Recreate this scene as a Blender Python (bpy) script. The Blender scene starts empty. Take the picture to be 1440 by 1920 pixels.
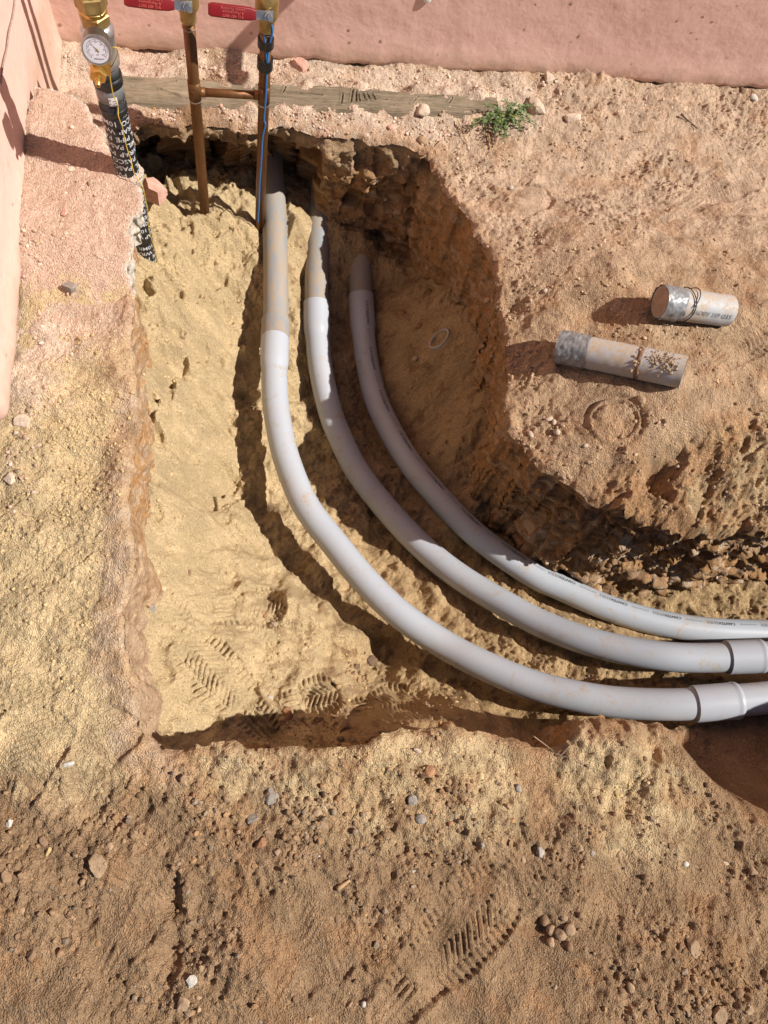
import bpy, bmesh, math, random
import numpy as np
from mathutils import Vector, Matrix

random.seed(7)
RNG = np.random.default_rng(11)
scene = bpy.context.scene
COL = scene.collection

# ------------------------------------------------------------------ camera
CAM_H = 1.19
FPX = 1442.0
CR = np.array([[0.98524256, 0.03267443, -0.16801629],
               [-0.08855641, 0.93732765, -0.33700837],
               [0.14647476, 0.34691391, 0.92638862]])
cam_data = bpy.data.cameras.new("camera")
cam_data.sensor_fit = 'VERTICAL'
cam_data.sensor_height = 24.0
cam_data.lens = 24.0 * FPX / 1920.0
cam_data.clip_start = 0.02
cam_data.clip_end = 500.0
cam = bpy.data.objects.new("camera", cam_data)
M4 = Matrix.Identity(4)
for i in range(3):
    for j in range(3):
        M4[i][j] = CR[i][j]
M4[2][3] = CAM_H
cam.matrix_world = M4
COL.objects.link(cam)
scene.camera = cam

# ------------------------------------------------------------------ light
SUN_DIR = Vector((-1.0, 0.28, -1.16)).normalized()      # the way the light travels
to_sun = -SUN_DIR
elev = math.asin(to_sun.z)
azim = math.atan2(to_sun.x, to_sun.y)                   # from +Y, clockwise
world = bpy.data.worlds.new("World")
scene.world = world
world.use_nodes = True
wn = world.node_tree
bg = wn.nodes["Background"]
sky = wn.nodes.new("ShaderNodeTexSky")
sky.sky_type = 'NISHITA'
sky.sun_disc = False
sky.sun_elevation = elev
sky.sun_rotation = azim
sky.air_density = 0.75
sky.altitude = 1150.0          # a high desert town: thin, dark blue sky
sky.dust_density = 0.4
wn.links.new(sky.outputs[0], bg.inputs[0])
bg.inputs[1].default_value = 0.05
sun_d = bpy.data.lights.new("sun", 'SUN')
sun_d.energy = 5.0
sun_d.angle = math.radians(0.53)
sun_d.color = (1.0, 0.955, 0.885)
sun = bpy.data.objects.new("sun", sun_d)
sun.rotation_euler = SUN_DIR.to_track_quat('-Z', 'Y').to_euler()
sun.location = (3, -1, 4)
COL.objects.link(sun)
scene.view_settings.view_transform = 'Standard'
scene.view_settings.look = 'None'
scene.view_settings.exposure = 0.34
scene.view_settings.gamma = 1.0
scene.view_settings.use_curve_mapping = False
scene.render.engine = 'CYCLES'
scene.cycles.max_bounces = 5
scene.cycles.diffuse_bounces = 2
scene.cycles.glossy_bounces = 3
scene.cycles.transmission_bounces = 4
scene.cycles.caustics_reflective = False
scene.cycles.caustics_refractive = False


# ------------------------------------------------------------------ helpers
def U(px, py, z=0.0):
    """where the sight line through a photo position meets the level z"""
    d = CR @ np.array([(px - 720) / FPX, (960 - py) / FPX, -1.0])
    t = (z - CAM_H) / d[2]
    return np.array([0, 0, CAM_H]) + t * d


def UY(px, py, Y):
    d = CR @ np.array([(px - 720) / FPX, (960 - py) / FPX, -1.0])
    t = Y / d[1]
    return np.array([0, 0, CAM_H]) + t * d


def sstep(a, b, x):
    t = np.clip((x - a) / (b - a), 0, 1)
    return t * t * (3 - 2 * t)


def _hash(ix, iy, iz, seed):
    h = (ix.astype(np.int64) * 374761393 + iy.astype(np.int64) * 668265263 + iz.astype(np.int64) * 2147483647 + seed * 1274126177) & 0xFFFFFFFF
    h = ((h ^ (h >> 13)) * 1274126177) & 0xFFFFFFFF
    h = h ^ (h >> 16)
    return (h & 0xFFFFFF).astype(np.float32) / float(0xFFFFFF)


_a = np.arange(64) * 2 * np.pi / 64
_G2 = np.stack([np.cos(_a), np.sin(_a)], 1).astype(np.float32)
_G3 = np.random.default_rng(3).normal(0, 1, (128, 3)); _G3 = (_G3 / np.linalg.norm(_G3, axis=1)[:, None]).astype(np.float32)


def noise2(x, y, seed=0):
    """gradient noise, about -0.6 .. 0.6"""
    x = np.asarray(x, dtype=np.float64); y = np.asarray(y, dtype=np.float64)
    x, y = x * 0.866 - y * 0.5 + seed * 17.3, x * 0.5 + y * 0.866 + seed * 9.1      # lattice never lines up with the scene
    ix = np.floor(x); iy = np.floor(y)
    fx = (x - ix).astype(np.float32); fy = (y - iy).astype(np.float32)
    ix = ix.astype(np.int64); iy = iy.astype(np.int64); z = np.zeros_like(ix)
    u = fx * fx * fx * (fx * (fx * 6 - 15) + 10); v = fy * fy * fy * (fy * (fy * 6 - 15) + 10)

    def c(dx, dy):
        k = (_hash(ix + dx, iy + dy, z, seed) * 63.99).astype(np.int32)
        return _G2[k, 0] * (fx - dx) + _G2[k, 1] * (fy - dy)
    return ((c(0, 0) * (1 - u) + c(1, 0) * u) * (1 - v) + (c(0, 1) * (1 - u) + c(1, 1) * u) * v) * 0.9


def noise3(x, y, z, seed=0):
    x = np.asarray(x, dtype=np.float64) + seed * 3.7
    y = np.asarray(y, dtype=np.float64) + seed * 5.1
    z = np.asarray(z, dtype=np.float64) + seed * 1.9
    x, y = x * 0.8 - y * 0.6, x * 0.6 + y * 0.8
    y, z = y * 0.8 - z * 0.6, y * 0.6 + z * 0.8
    ix = np.floor(x); iy = np.floor(y); iz = np.floor(z)
    fx = (x - ix).astype(np.float32); fy = (y - iy).astype(np.float32); fz = (z - iz).astype(np.float32)
    ix = ix.astype(np.int64); iy = iy.astype(np.int64); iz = iz.astype(np.int64)
    u = fx * fx * (3 - 2 * fx); v = fy * fy * (3 - 2 * fy); w = fz * fz * (3 - 2 * fz)
    r = 0
    for dx in (0, 1):
        for dy in (0, 1):
            for dz in (0, 1):
                k = (_hash(ix + dx, iy + dy, iz + dz, seed) * 127.99).astype(np.int32)
                g = _G3[k, 0] * (fx - dx) + _G3[k, 1] * (fy - dy) + _G3[k, 2] * (fz - dz)
                r = r + g * (u if dx else 1 - u) * (v if dy else 1 - v) * (w if dz else 1 - w)
    return r * 0.95


def fbm2(x, y, scale, octaves=4, gain=0.5, seed=0):
    r = 0; a = 1.0; f = 1.0 / scale
    for o in range(octaves):
        r = r + a * noise2(x * f, y * f, seed + o * 7)
        a *= gain; f *= 2.03
    return r


def fbm3(x, y, z, scale, octaves=3, gain=0.5, seed=0):
    r = 0; a = 1.0; f = 1.0 / scale
    for o in range(octaves):
        r = r + a * noise3(x * f, y * f, z * f, seed + o * 7)
        a *= gain; f *= 2.03
    return r


def mesh_np(name, verts, faces, mat=None, parent=None, cols=None, smooth=True):
    """mesh object from numpy arrays; faces is (n,3) or (n,4), cols is per-vertex rgba"""
    me = bpy.data.meshes.new(name)
    verts = np.asarray(verts, dtype=np.float32); faces = np.asarray(faces, dtype=np.int32)
    n, k = faces.shape
    me.vertices.add(len(verts)); me.vertices.foreach_set("co", verts.ravel())
    me.loops.add(n * k); me.loops.foreach_set("vertex_index", faces.ravel())
    me.polygons.add(n)
    me.polygons.foreach_set("loop_start", np.arange(0, n * k, k, dtype=np.int32))
    me.polygons.foreach_set("loop_total", np.full(n, k, dtype=np.int32))
    me.polygons.foreach_set("use_smooth", np.full(n, smooth, dtype=bool))
    me.update(calc_edges=True)
    if cols is not None:
        ca = me.color_attributes.new("Col", 'FLOAT_COLOR', 'POINT')
        c4 = np.ones((len(verts), 4), dtype=np.float32); c4[:, :cols.shape[1]] = cols
        ca.data.foreach_set("color", c4.ravel())
    o = bpy.data.objects.new(name, me)
    COL.objects.link(o)
    if mat: me.materials.append(mat)
    if parent: o.parent = parent
    return o


def pd(name, verts, faces, mat, parent=None, smooth=False, bevel=0.0):
    me = bpy.data.meshes.new(name)
    me.from_pydata([tuple(v) for v in verts], [], [tuple(f) for f in faces])
    bm = bmesh.new(); bm.from_mesh(me)
    bmesh.ops.recalc_face_normals(bm, faces=bm.faces)
    if bevel > 0:
        bmesh.ops.bevel(bm, geom=[e for e in bm.edges if len(e.link_faces) == 2 and e.calc_face_angle() > 0.5], offset=bevel, segments=2, affect='EDGES', profile=0.6)
    bm.to_mesh(me); bm.free()
    me.update()
    for p in me.polygons: p.use_smooth = smooth
    o = bpy.data.objects.new(name, me)
    COL.objects.link(o)
    if mat: me.materials.append(mat)
    if parent: o.parent = parent
    return o


def tag(o, label, cat, group=None):
    o["label"] = label; o["category"] = cat
    if group: o["group"] = group
    return o


def empty(name, loc):
    o = bpy.data.objects.new(name, None)
    o.location = tuple(loc); o.empty_display_size = 0.05
    COL.objects.link(o)
    return o


def put_under(child, parent):
    child.parent = parent
    child.matrix_parent_inverse = Matrix.Translation(-Vector(parent.location)) if parent.type == 'EMPTY' else Matrix.Identity(4)


def struct(o):
    o["kind"] = "structure"; return o


def stuff(o):
    o["kind"] = "stuff"; return o


def catmull(P, n):
    P = np.asarray(P, dtype=float)
    Q = np.vstack([2 * P[0] - P[1], P, 2 * P[-1] - P[-2]])
    out = []
    for i in range(len(P) - 1):
        p0, p1, p2, p3 = Q[i], Q[i + 1], Q[i + 2], Q[i + 3]
        for t in np.linspace(0, 1, n, endpoint=False):
            out.append(0.5 * ((2 * p1) + (-p0 + p2) * t + (2 * p0 - 5 * p1 + 4 * p2 - p3) * t * t + (-p0 + 3 * p1 - 3 * p2 + p3) * t ** 3))
    out.append(P[-1])
    return np.array(out)


def resample(P, step):
    d = np.r_[0, np.cumsum(np.linalg.norm(np.diff(P, axis=0), axis=1))]
    n = max(2, int(d[-1] / step) + 1)
    s = np.linspace(0, d[-1], n)
    return np.stack([np.interp(s, d, P[:, k]) for k in range(P.shape[1])], 1)


def smooth_path(P, it):
    P = P.copy()
    for _ in range(it):
        P[1:-1] = 0.25 * P[:-2] + 0.5 * P[1:-1] + 0.25 * P[2:]
    return P


def frames(P):
    """tangent, side, up per path point; up stays as near to +Z as it can (or +Y on steep paths)"""
    T = np.gradient(P, axis=0); T /= np.linalg.norm(T, axis=1)[:, None]
    ref = np.array([0, 0, 1.0]) if np.abs(T[:, 2]).max() < 0.9 else np.array([0, -1.0, 0])
    S = np.cross(T, ref); S /= np.linalg.norm(S, axis=1)[:, None]
    W = np.cross(S, T)
    return T, S, W


def tube_np(P, r, seg=32, caps=True, rfun=None):
    P = np.asarray(P, dtype=float)
    T, S, W = frames(P)
    n = len(P)
    a = np.linspace(0, 2 * np.pi, seg, endpoint=False)
    rr = np.full(n, r) if rfun is None else rfun
    V = P[:, None, :] + rr[:, None, None] * (np.cos(a)[None, :, None] * S[:, None, :] + np.sin(a)[None, :, None] * W[:, None, :])
    V = V.reshape(-1, 3)
    i = np.arange(n - 1)[:, None] * seg; j = np.arange(seg)[None, :]; j2 = (j + 1) % seg
    F = np.stack([i + j, i + j2, i + seg + j2, i + seg + j], -1).reshape(-1, 4)
    return V, F


def tube(name, P, r, mat, parent=None, seg=32, rfun=None, cap=True):
    V, F = tube_np(P, r, seg, rfun=rfun)
    me = bpy.data.meshes.new(name)
    faces = [tuple(int(q) for q in f) for f in F]
    if cap:
        faces.append(tuple(range(seg - 1, -1, -1)))
        faces.append(tuple(range(len(V) - seg, len(V))))
    me.from_pydata([tuple(v) for v in V], [], faces)
    for p in me.polygons: p.use_smooth = len(p.vertices) == 4
    bm = bmesh.new(); bm.from_mesh(me); bmesh.ops.recalc_face_normals(bm, faces=bm.faces); bm.to_mesh(me); bm.free()
    o = bpy.data.objects.new(name, me); COL.objects.link(o)
    me.materials.append(mat)
    if parent: put_under(o, parent)
    return o


def ring_sleeve(P, ro, ri, seg=40):
    """hollow sleeve along P: outer skin, inner skin and rims"""
    V1, F1 = tube_np(P, ro, seg); V2, F2 = tube_np(P, ri, seg)
    n = len(V1); faces = [tuple(map(int, f)) for f in F1] + [tuple(int(q) + n for q in f[::-1]) for f in F2]
    for base in (0, n - seg):
        for k in range(seg):
            k2 = (k + 1) % seg
            faces.append((base + k, base + k2, n + base + k2, n + base + k))
    return np.vstack([V1, V2]), faces


def lathe(name, prof, origin, axis, mat, parent=None, seg=28, up=(0, 0, 1), smooth=True, angle0=0.0, cap=(True, True)):
    """prof: (distance along axis, radius)"""
    ax = Vector(axis).normalized()
    u = Vector(up).cross(ax)
    if u.length < 1e-4: u = Vector((1, 0, 0)).cross(ax)
    u.normalize(); w = ax.cross(u)
    o3 = Vector(tuple(origin)); V = []; F = []
    for h, r in prof:
        for k in range(seg):
            a = 2 * math.pi * k / seg + angle0
            V.append(o3 + ax * h + (u * math.cos(a) + w * math.sin(a)) * r)
    for i in range(len(prof) - 1):
        for k in range(seg):
            k2 = (k + 1) % seg
            F.append((i * seg + k, i * seg + k2, (i + 1) * seg + k2, (i + 1) * seg + k))
    if cap[0]: F.append(tuple(range(seg - 1, -1, -1)))
    if cap[1]: F.append(tuple(range((len(prof) - 1) * seg, len(prof) * seg)))
    o = pd(name, V, F, mat, None, smooth=False)
    if smooth:
        for p in o.data.polygons: p.use_smooth = len(p.vertices) == 4
        o.data.set_sharp_from_angle(angle=math.radians(35))
    if parent: put_under(o, parent)
    return o


_text_cache = {}


def text_mesh(s, size=1.0, align='CENTER', bold=0.0):
    key = (s, align, bold)
    if key not in _text_cache:
        c = bpy.data.curves.new("t", 'FONT'); c.body = s; c.size = 1.0; c.offset = bold
        c.align_x = align; c.align_y = 'CENTER'; c.resolution_u = 2
        o = bpy.data.objects.new("t", c); COL.objects.link(o)
        dg = bpy.context.evaluated_depsgraph_get(); dg.update()
        me = o.evaluated_get(dg).to_mesh()
        me.calc_loop_triangles()
        V = np.array([tuple(v.co) for v in me.vertices])
        F = np.array([tuple(t.vertices) for t in me.loop_triangles], dtype=int)
        o.evaluated_get(dg).to_mesh_clear()
        bpy.data.objects.remove(o); bpy.data.curves.remove(c)
        _text_cache[key] = (V, F)
    V, F = _text_cache[key]
    return V * size, F


def wrap_on_tube(P, V2, r, s0, a0, flip=1):
    """flat pattern V2 (x along path, y round the tube) laid on a tube"""
    T, S, W = frames(P)
    d = np.r_[0, np.cumsum(np.linalg.norm(np.diff(P, axis=0), axis=1))]
    s = np.clip(s0 + V2[:, 0] * flip, 0, d[-1] - 1e-5); a = a0 + V2[:, 1] * flip / r
    it = lambda A: np.stack([np.interp(s, d, A[:, k]) for k in range(3)], 1)
    p, S_, W_ = it(P), it(S), it(W)
    nn = np.cos(a)[:, None] * S_ + np.sin(a)[:, None] * W_
    nn /= np.linalg.norm(nn, axis=1)[:, None]
    return p + nn * r


# ------------------------------------------------------------------ materials
def nt(name):
    m = bpy.data.materials.new(name); m.use_nodes = True
    t = m.node_tree; b = t.nodes["Principled BSDF"]
    return m, t, b


def nd(t, typ, **kw):
    n = t.nodes.new(typ)
    for k, v in kw.items():
        if hasattr(n, k) and k not in n.inputs: setattr(n, k, v)
        else: n.inputs[k].default_value = v
    return n


def ramp(t, fac, stops):
    r = t.nodes.new("ShaderNodeValToRGB")
    while len(r.color_ramp.elements) < len(stops): r.color_ramp.elements.new(0.5)
    for e, (p, c) in zip(r.color_ramp.elements, stops):
        e.position = p; e.color = c if len(c) == 4 else (*c, 1)
    t.links.new(fac, r.inputs[0]); return r


def mix(t, fac, a, b, mode='MIX'):
    m = t.nodes.new("ShaderNodeMix"); m.data_type = 'RGBA'; m.blend_type = mode
    for s, v in ((0, fac), (6, a), (7, b)):
        if hasattr(v, 'is_linked') or hasattr(v, 'links'): t.links.new(v, m.inputs[s])
        else: m.inputs[s].default_value = v if not isinstance(v, tuple) or len(v) == 4 else (*v, 1)
    return m.outputs[2]


def coords(t, scale=(1, 1, 1)):
    tc = t.nodes.new("ShaderNodeTexCoord"); mp = t.nodes.new("ShaderNodeMapping")
    mp.inputs["Scale"].default_value = scale
    t.links.new(tc.outputs["Object"], mp.inputs["Vector"]); return mp.outputs[0]


def noise_n(t, vec, scale, detail=4, rough=0.55, dist=0.0):
    n = t.nodes.new("ShaderNodeTexNoise"); n.inputs["Scale"].default_value = scale
    n.inputs["Detail"].default_value = detail; n.inputs["Roughness"].default_value = rough
    n.inputs["Distortion"].default_value = dist
    t.links.new(vec, n.inputs["Vector"]); return n.outputs["Fac"]


def bump(t, b, h, strength, dist, prev=None):
    n = t.nodes.new("ShaderNodeBump"); n.inputs["Strength"].default_value = strength
    n.inputs["Distance"].default_value = dist; t.links.new(h, n.inputs["Height"])
    if prev: t.links.new(prev, n.inputs["Normal"])
    t.links.new(n.outputs[0], b.inputs["Normal"]); return n.outputs[0]


def madd(t, a, k, b=None):
    m = t.nodes.new("ShaderNodeMath"); m.operation = 'MULTIPLY_ADD'; m.inputs[1].default_value = k
    t.links.new(a, m.inputs[0])
    if b is None: m.inputs[2].default_value = 0.0
    else: t.links.new(b, m.inputs[2])
    return m.outputs[0]


def earth_material(name, bump_k=1.0):
    m, t, b = nt(name)
    at = t.nodes.new("ShaderNodeAttribute"); at.attribute_name = "Col"
    v = coords(t)
    n1 = noise_n(t, v, 420, 2, 0.75)
    vo = t.nodes.new("ShaderNodeTexVoronoi"); vo.inputs["Scale"].default_value = 410; t.links.new(v, vo.inputs["Vector"])
    # single grains differ in colour: dark grains, tan grains, a few pale ones
    gr = ramp(t, vo.outputs["Color"], [(0.0, (0.55, 0.50, 0.45)), (0.3, (0.95, 0.95, 0.95)), (0.8, (1.18, 1.18, 1.18)), (1.0, (1.7, 1.67, 1.58))])
    c = mix(t, 0.85, at.outputs["Color"], gr.outputs[0], 'MULTIPLY')
    t.links.new(c, b.inputs["Base Color"])
    b.inputs["Roughness"].default_value = 0.95
    b.inputs["Specular IOR Level"].default_value = 0.12
    h = madd(t, n1, 1.6, vo.outputs["Distance"])
    bump(t, b, h, 0.9 * bump_k, 0.0028)
    return m


M_EARTH = earth_material("earth")
M_CLAY = earth_material("cut_clay", 0.6)


def stone_material():
    m, t, b = nt("stone")
    at = t.nodes.new("ShaderNodeAttribute"); at.attribute_name = "Col"
    v = coords(t)
    n1 = noise_n(t, v, 240, 3, 0.7)
    r = ramp(t, n1, [(0.3, (0.72, 0.70, 0.68)), (0.7, (1.2, 1.2, 1.2))])
    c = mix(t, 0.8, at.outputs["Color"], r.outputs[0], 'MULTIPLY')
    t.links.new(c, b.inputs["Base Color"]); b.inputs["Roughness"].default_value = 0.92
    b.inputs["Specular IOR Level"].default_value = 0.2
    bump(t, b, n1, 0.6, 0.003)
    return m


M_STONE = stone_material()


def stucco_material(name, foot):
    m, t, b = nt(name)
    v = coords(t)
    n1 = noise_n(t, v, 3.2, 4, 0.6, 0.4); n3 = noise_n(t, v, 60, 3, 0.6)
    c = ramp(t, n1, [(0.25, (0.76, 0.475, 0.395)), (0.5, (0.80, 0.515, 0.43)), (0.75, (0.83, 0.55, 0.46))]).outputs[0]
    c = mix(t, 0.5, c, ramp(t, n3, [(0.3, (0.9, 0.88, 0.86)), (0.7, (1.05, 1.05, 1.05))]).outputs[0], 'MULTIPLY')
    # mud flecks and scuffs
    vo = t.nodes.new("ShaderNodeTexVoronoi"); vo.inputs["Scale"].default_value = 24; t.links.new(v, vo.inputs["Vector"])
    sub = madd(t, n3, 0.30, vo.outputs["Distance"])
    fl = ramp(t, sub, [(0.20, (1, 1, 1)), (0.27, (0, 0, 0))])
    sel = ramp(t, vo.outputs["Color"], [(0.5, (0, 0, 0)), (0.62, (1, 1, 1))])
    mk = mix(t, 1.0, fl.outputs[0], sel.outputs[0], 'MULTIPLY')
    c = mix(t, mk, c, (0.34, 0.20, 0.15, 1))
    sx = t.nodes.new("ShaderNodeSeparateXYZ"); t.links.new(v, sx.inputs[0])
    mr = t.nodes.new("ShaderNodeMapRange"); mr.inputs[1].default_value = foot + 0.13; mr.inputs[2].default_value = foot; t.links.new(sx.outputs[2], mr.inputs[0])
    n5 = noise_n(t, v, 14, 5, 0.65, 0.5)
    sp5 = t.nodes.new("ShaderNodeMath"); sp5.operation = 'MULTIPLY'; t.links.new(mr.outputs[0], sp5.inputs[0]); t.links.new(n5, sp5.inputs[1])
    c = mix(t, ramp(t, sp5.outputs[0], [(0.22, (0, 0, 0)), (0.52, (0.75,) * 3)]).outputs[0], c, (0.52, 0.36, 0.26, 1))
    t.links.new(c, b.inputs["Base Color"]); b.inputs["Roughness"].default_value = 0.8
    b.inputs["Specular IOR Level"].default_value = 0.25
    bump(t, b, n3, 0.4, 0.003)
    return m


M_STUCCO = stucco_material("pink_stucco", -0.135)
M_STUCCO_SIDE = stucco_material("pink_stucco_side", 0.0)


def pvc_material(name, base, dirt, dirt_amt, rough=0.38, stretch=(1, 1, 1)):
    m, t, b = nt(name)
    v = coords(t, stretch)
    n1 = noise_n(t, v, 22, 6, 0.65, 0.6); n2 = noise_n(t, v, 160, 4, 0.7); n3 = noise_n(t, v, 6, 3, 0.5)
    c = mix(t, 0.6, (*base, 1), ramp(t, n3, [(0.3, (0.90, 0.90, 0.91)), (0.7, (1.05, 1.05, 1.04))]).outputs[0], 'MULTIPLY')
    dm = ramp(t, n1, [(1 - dirt_amt, (0, 0, 0)), (min(1, 1.14 - dirt_amt), (1, 1, 1))])
    sp = ramp(t, n2, [(0.4, (0, 0, 0)), (0.62, (1, 1, 1))])
    mk = mix(t, 1.0, dm.outputs[0], sp.outputs[0], 'MULTIPLY')
    c = mix(t, mk, c, (*dirt, 1))
    # thin scuffs
    sc = noise_n(t, coords(t, (14, 160, 60)), 2.2, 3, 0.7)
    scr = ramp(t, sc, [(0.66, (0, 0, 0)), (0.74, (0.55, 0.55, 0.55))])
    c = mix(t, scr.outputs[0], c, (base[0] * 0.62, base[1] * 0.60, base[2] * 0.58, 1))
    sm = noise_n(t, v, 9, 5, 0.62, 0.5)
    c = mix(t, ramp(t, sm, [(0.50, (0, 0, 0)), (0.78, (0.26,) * 3)]).outputs[0], c, (dirt[0] * 1.15, dirt[1] * 1.2, dirt[2] * 1.35, 1))
    t.links.new(c, b.inputs["Base Color"])
    rr = t.nodes.new("ShaderNodeMapRange"); rr.inputs[1].default_value = 0; rr.inputs[2].default_value = 1
    rr.inputs[3].default_value = rough; rr.inputs[4].default_value = 0.9
    t.links.new(mk, rr.inputs[0]); t.links.new(rr.outputs[0], b.inputs["Roughness"])
    b.inputs["Specular IOR Level"].default_value = 0.4
    bump(t, b, n2, 0.10, 0.001)
    return m


M_PVC = pvc_material("grey_pvc", (0.415, 0.442, 0.485), (0.40, 0.30, 0.20), 0.46)
M_PVC_CPL = pvc_material("grey_pvc_coupling", (0.42, 0.445, 0.49), (0.40, 0.30, 0.20), 0.42)
M_PVC_OLD = pvc_material("old_conduit", (0.25, 0.27, 0.29), (0.41, 0.28, 0.15), 0.605, 0.6, (3.2, 0.9, 3.2))
M_PVC_CUT = pvc_material("dusty_conduit", (0.43, 0.435, 0.44), (0.48, 0.335, 0.195), 0.60, 0.55)


def simple(name, base, rough=0.5, metal=0.0, var=0.12, scale=40, bmp=0.1, spec=0.5):
    m, t, b = nt(name); v = coords(t)
    n1 = noise_n(t, v, scale, 5, 0.6, 0.3)
    c = mix(t, 1.0, (*base, 1), ramp(t, n1, [(0.25, (1 - var * 2,) * 3), (0.75, (1 + var,) * 3)]).outputs[0], 'MULTIPLY')
    t.links.new(c, b.inputs["Base Color"]); b.inputs["Roughness"].default_value = rough
    b.inputs["Metallic"].default_value = metal; b.inputs["Specular IOR Level"].default_value = spec
    if bmp: bump(t, b, n1, bmp, 0.002)
    return m


def copper_material():
    m, t, b = nt("aged_copper"); v = coords(t)
    n1 = noise_n(t, coords(t, (40, 40, 5)), 1.2, 5, 0.65); n2 = noise_n(t, v, 130, 4, 0.7); n3 = noise_n(t, v, 9, 3, 0.5)
    c = ramp(t, n1, [(0.25, (0.105, 0.045, 0.016)), (0.5, (0.17, 0.075, 0.026)), (0.8, (0.24, 0.115, 0.045))]).outputs[0]
    c = mix(t, ramp(t, n2, [(0.6, (0, 0, 0)), (0.72, (0.6, 0.6, 0.6))]).outputs[0], c, (0.36, 0.24, 0.13, 1))
    t.links.new(c, b.inputs["Base Color"]); b.inputs["Metallic"].default_value = 0.55
    t.links.new(ramp(t, n3, [(0.3, (0.38,) * 3), (0.7, (0.62,) * 3)]).outputs[0], b.inputs["Roughness"])
    bump(t, b, n2, 0.06, 0.001); return m


M_COPPER = copper_material()
M_SOLDER = simple("solder", (0.55, 0.5, 0.42), 0.45, 0.7)
M_BRASS = simple("brass", (0.60, 0.38, 0.11), 0.34, 0.85, 0.15, 70)
M_BRASS_DULL = simple("dull_brass", (0.42, 0.29, 0.11), 0.45, 0.7, 0.2, 50)
M_GALV = simple("galvanised_steel", (0.62, 0.62, 0.62), 0.36, 0.85, 0.22, 60, 0.25)
M_STEEL = simple("plated_steel", (0.60, 0.58, 0.54), 0.3, 0.9, 0.2, 80)
M_DKSTEEL = simple("dark_gauge_case", (0.20, 0.185, 0.165), 0.4, 0.8, 0.2, 60)
M_RED = simple("red_vinyl", (0.20, 0.005, 0.008), 0.42, 0, 0.12, 60, 0.05)
M_REDTXT = simple("lever_print", (0.50, 0.10, 0.07), 0.6, 0, 0.1, 60, 0)
M_BLACK = simple("black_tape", (0.016, 0.016, 0.017), 0.42, 0, 0.2, 90, 0.15)
M_GREYTAPE = simple("grey_tape", (0.20, 0.205, 0.21), 0.35, 0.25, 0.15, 60, 0.1)
M_PRINT = simple("white_print", (0.68, 0.69, 0.70), 0.6, 0, 0.1, 300, 0)
M_INK = simple("black_ink", (0.05, 0.05, 0.055), 0.6, 0, 0.2, 300, 0)
M_INKF = simple("faded_ink", (0.27, 0.27, 0.285), 0.6, 0, 0.2, 300, 0)
M_DIAL = simple("dial_white", (0.72, 0.70, 0.76), 0.4, 0, 0.03, 30, 0)
M_BLUE = simple("blue_wire", (0.035, 0.20, 0.55), 0.35, 0, 0.1, 60, 0)
M_YELLOW = simple("yellow_wire", (0.62, 0.42, 0.05), 0.4, 0, 0.1, 60, 0)
M_WHITE = simple("white_plastic", (0.78, 0.77, 0.72), 0.4, 0, 0.05, 40, 0)
M_PUTTY = simple("grey_duct_tape", (0.27, 0.27, 0.275), 0.42, 0.15, 0.25, 70, 0.3)
M_PLUG = simple("dried_mud", (0.40, 0.28, 0.20), 0.95, 0, 0.2, 60, 0.4)
M_STRAW = simple("straw", (0.42, 0.28, 0.13), 0.8, 0, 0.2, 80, 0.1)
M_TWIG = simple("dark_twig", (0.07, 0.045, 0.03), 0.85, 0, 0.2, 80, 0.1)
M_LABEL = simple("paper_label", (0.72, 0.70, 0.69), 0.6, 0, 0.05, 60, 0)


def glass_material():
    m, t, b = nt("gauge_lens")
    tr = t.nodes.new("ShaderNodeBsdfTransparent"); gl_ = t.nodes.new("ShaderNodeBsdfGlossy"); mx = t.nodes.new("ShaderNodeMixShader")
    gl_.inputs["Roughness"].default_value = 0.06; mx.inputs[0].default_value = 0.06
    t.links.new(tr.outputs[0], mx.inputs[1]); t.links.new(gl_.outputs[0], mx.inputs[2])
    t.links.new(mx.outputs[0], t.nodes["Material Output"].inputs[0]); return m


M_GLASS = glass_material()


def leaf_material():
    m, t, b = nt("weed_leaf")
    at = t.nodes.new("ShaderNodeAttribute"); at.attribute_name = "Col"
    n = noise_n(t, coords(t), 120, 3)
    c = mix(t, 0.6, at.outputs["Color"], ramp(t, n, [(0.3, (0.75,) * 3), (0.7, (1.2,) * 3)]).outputs[0], 'MULTIPLY')
    t.links.new(c, b.inputs["Base Color"]); b.inputs["Roughness"].default_value = 0.55
    return m


M_LEAF = leaf_material()


def wood_material():
    m, t, b = nt("weathered_timber")
    g = coords(t, (1.2, 26, 26)); v = coords(t)
    n1 = noise_n(t, g, 5.0, 6, 0.65, 0.5); n2 = noise_n(t, coords(t, (3, 90, 90)), 4.0, 4, 0.6); n3 = noise_n(t, v, 11, 4, 0.6)
    c = ramp(t, n1, [(0.25, (0.11, 0.083, 0.055)), (0.5, (0.205, 0.160, 0.108)), (0.75, (0.28, 0.228, 0.158))]).outputs[0]
    c = mix(t, 0.6, c, ramp(t, n2, [(0.3, (0.6,) * 3), (0.6, (1.1,) * 3)]).outputs[0], 'MULTIPLY')
    c = mix(t, ramp(t, n3, [(0.5, (0, 0, 0)), (0.75, (0.6,) * 3)]).outputs[0], c, (0.40, 0.30, 0.20, 1))
    t.links.new(c, b.inputs["Base Color"]); b.inputs["Roughness"].default_value = 0.9
    b.inputs["Specular IOR Level"].default_value = 0.2
    p = bump(t, b, n1, 0.5, 0.004); bump(t, b, n2, 0.5, 0.002, p); return m


M_WOOD = wood_material()

# ------------------------------------------------------------------ lie of the land
LEFT_X = -0.386          # face of the side wall
BACK_Y = 1.615           # face of the back wall


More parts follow.
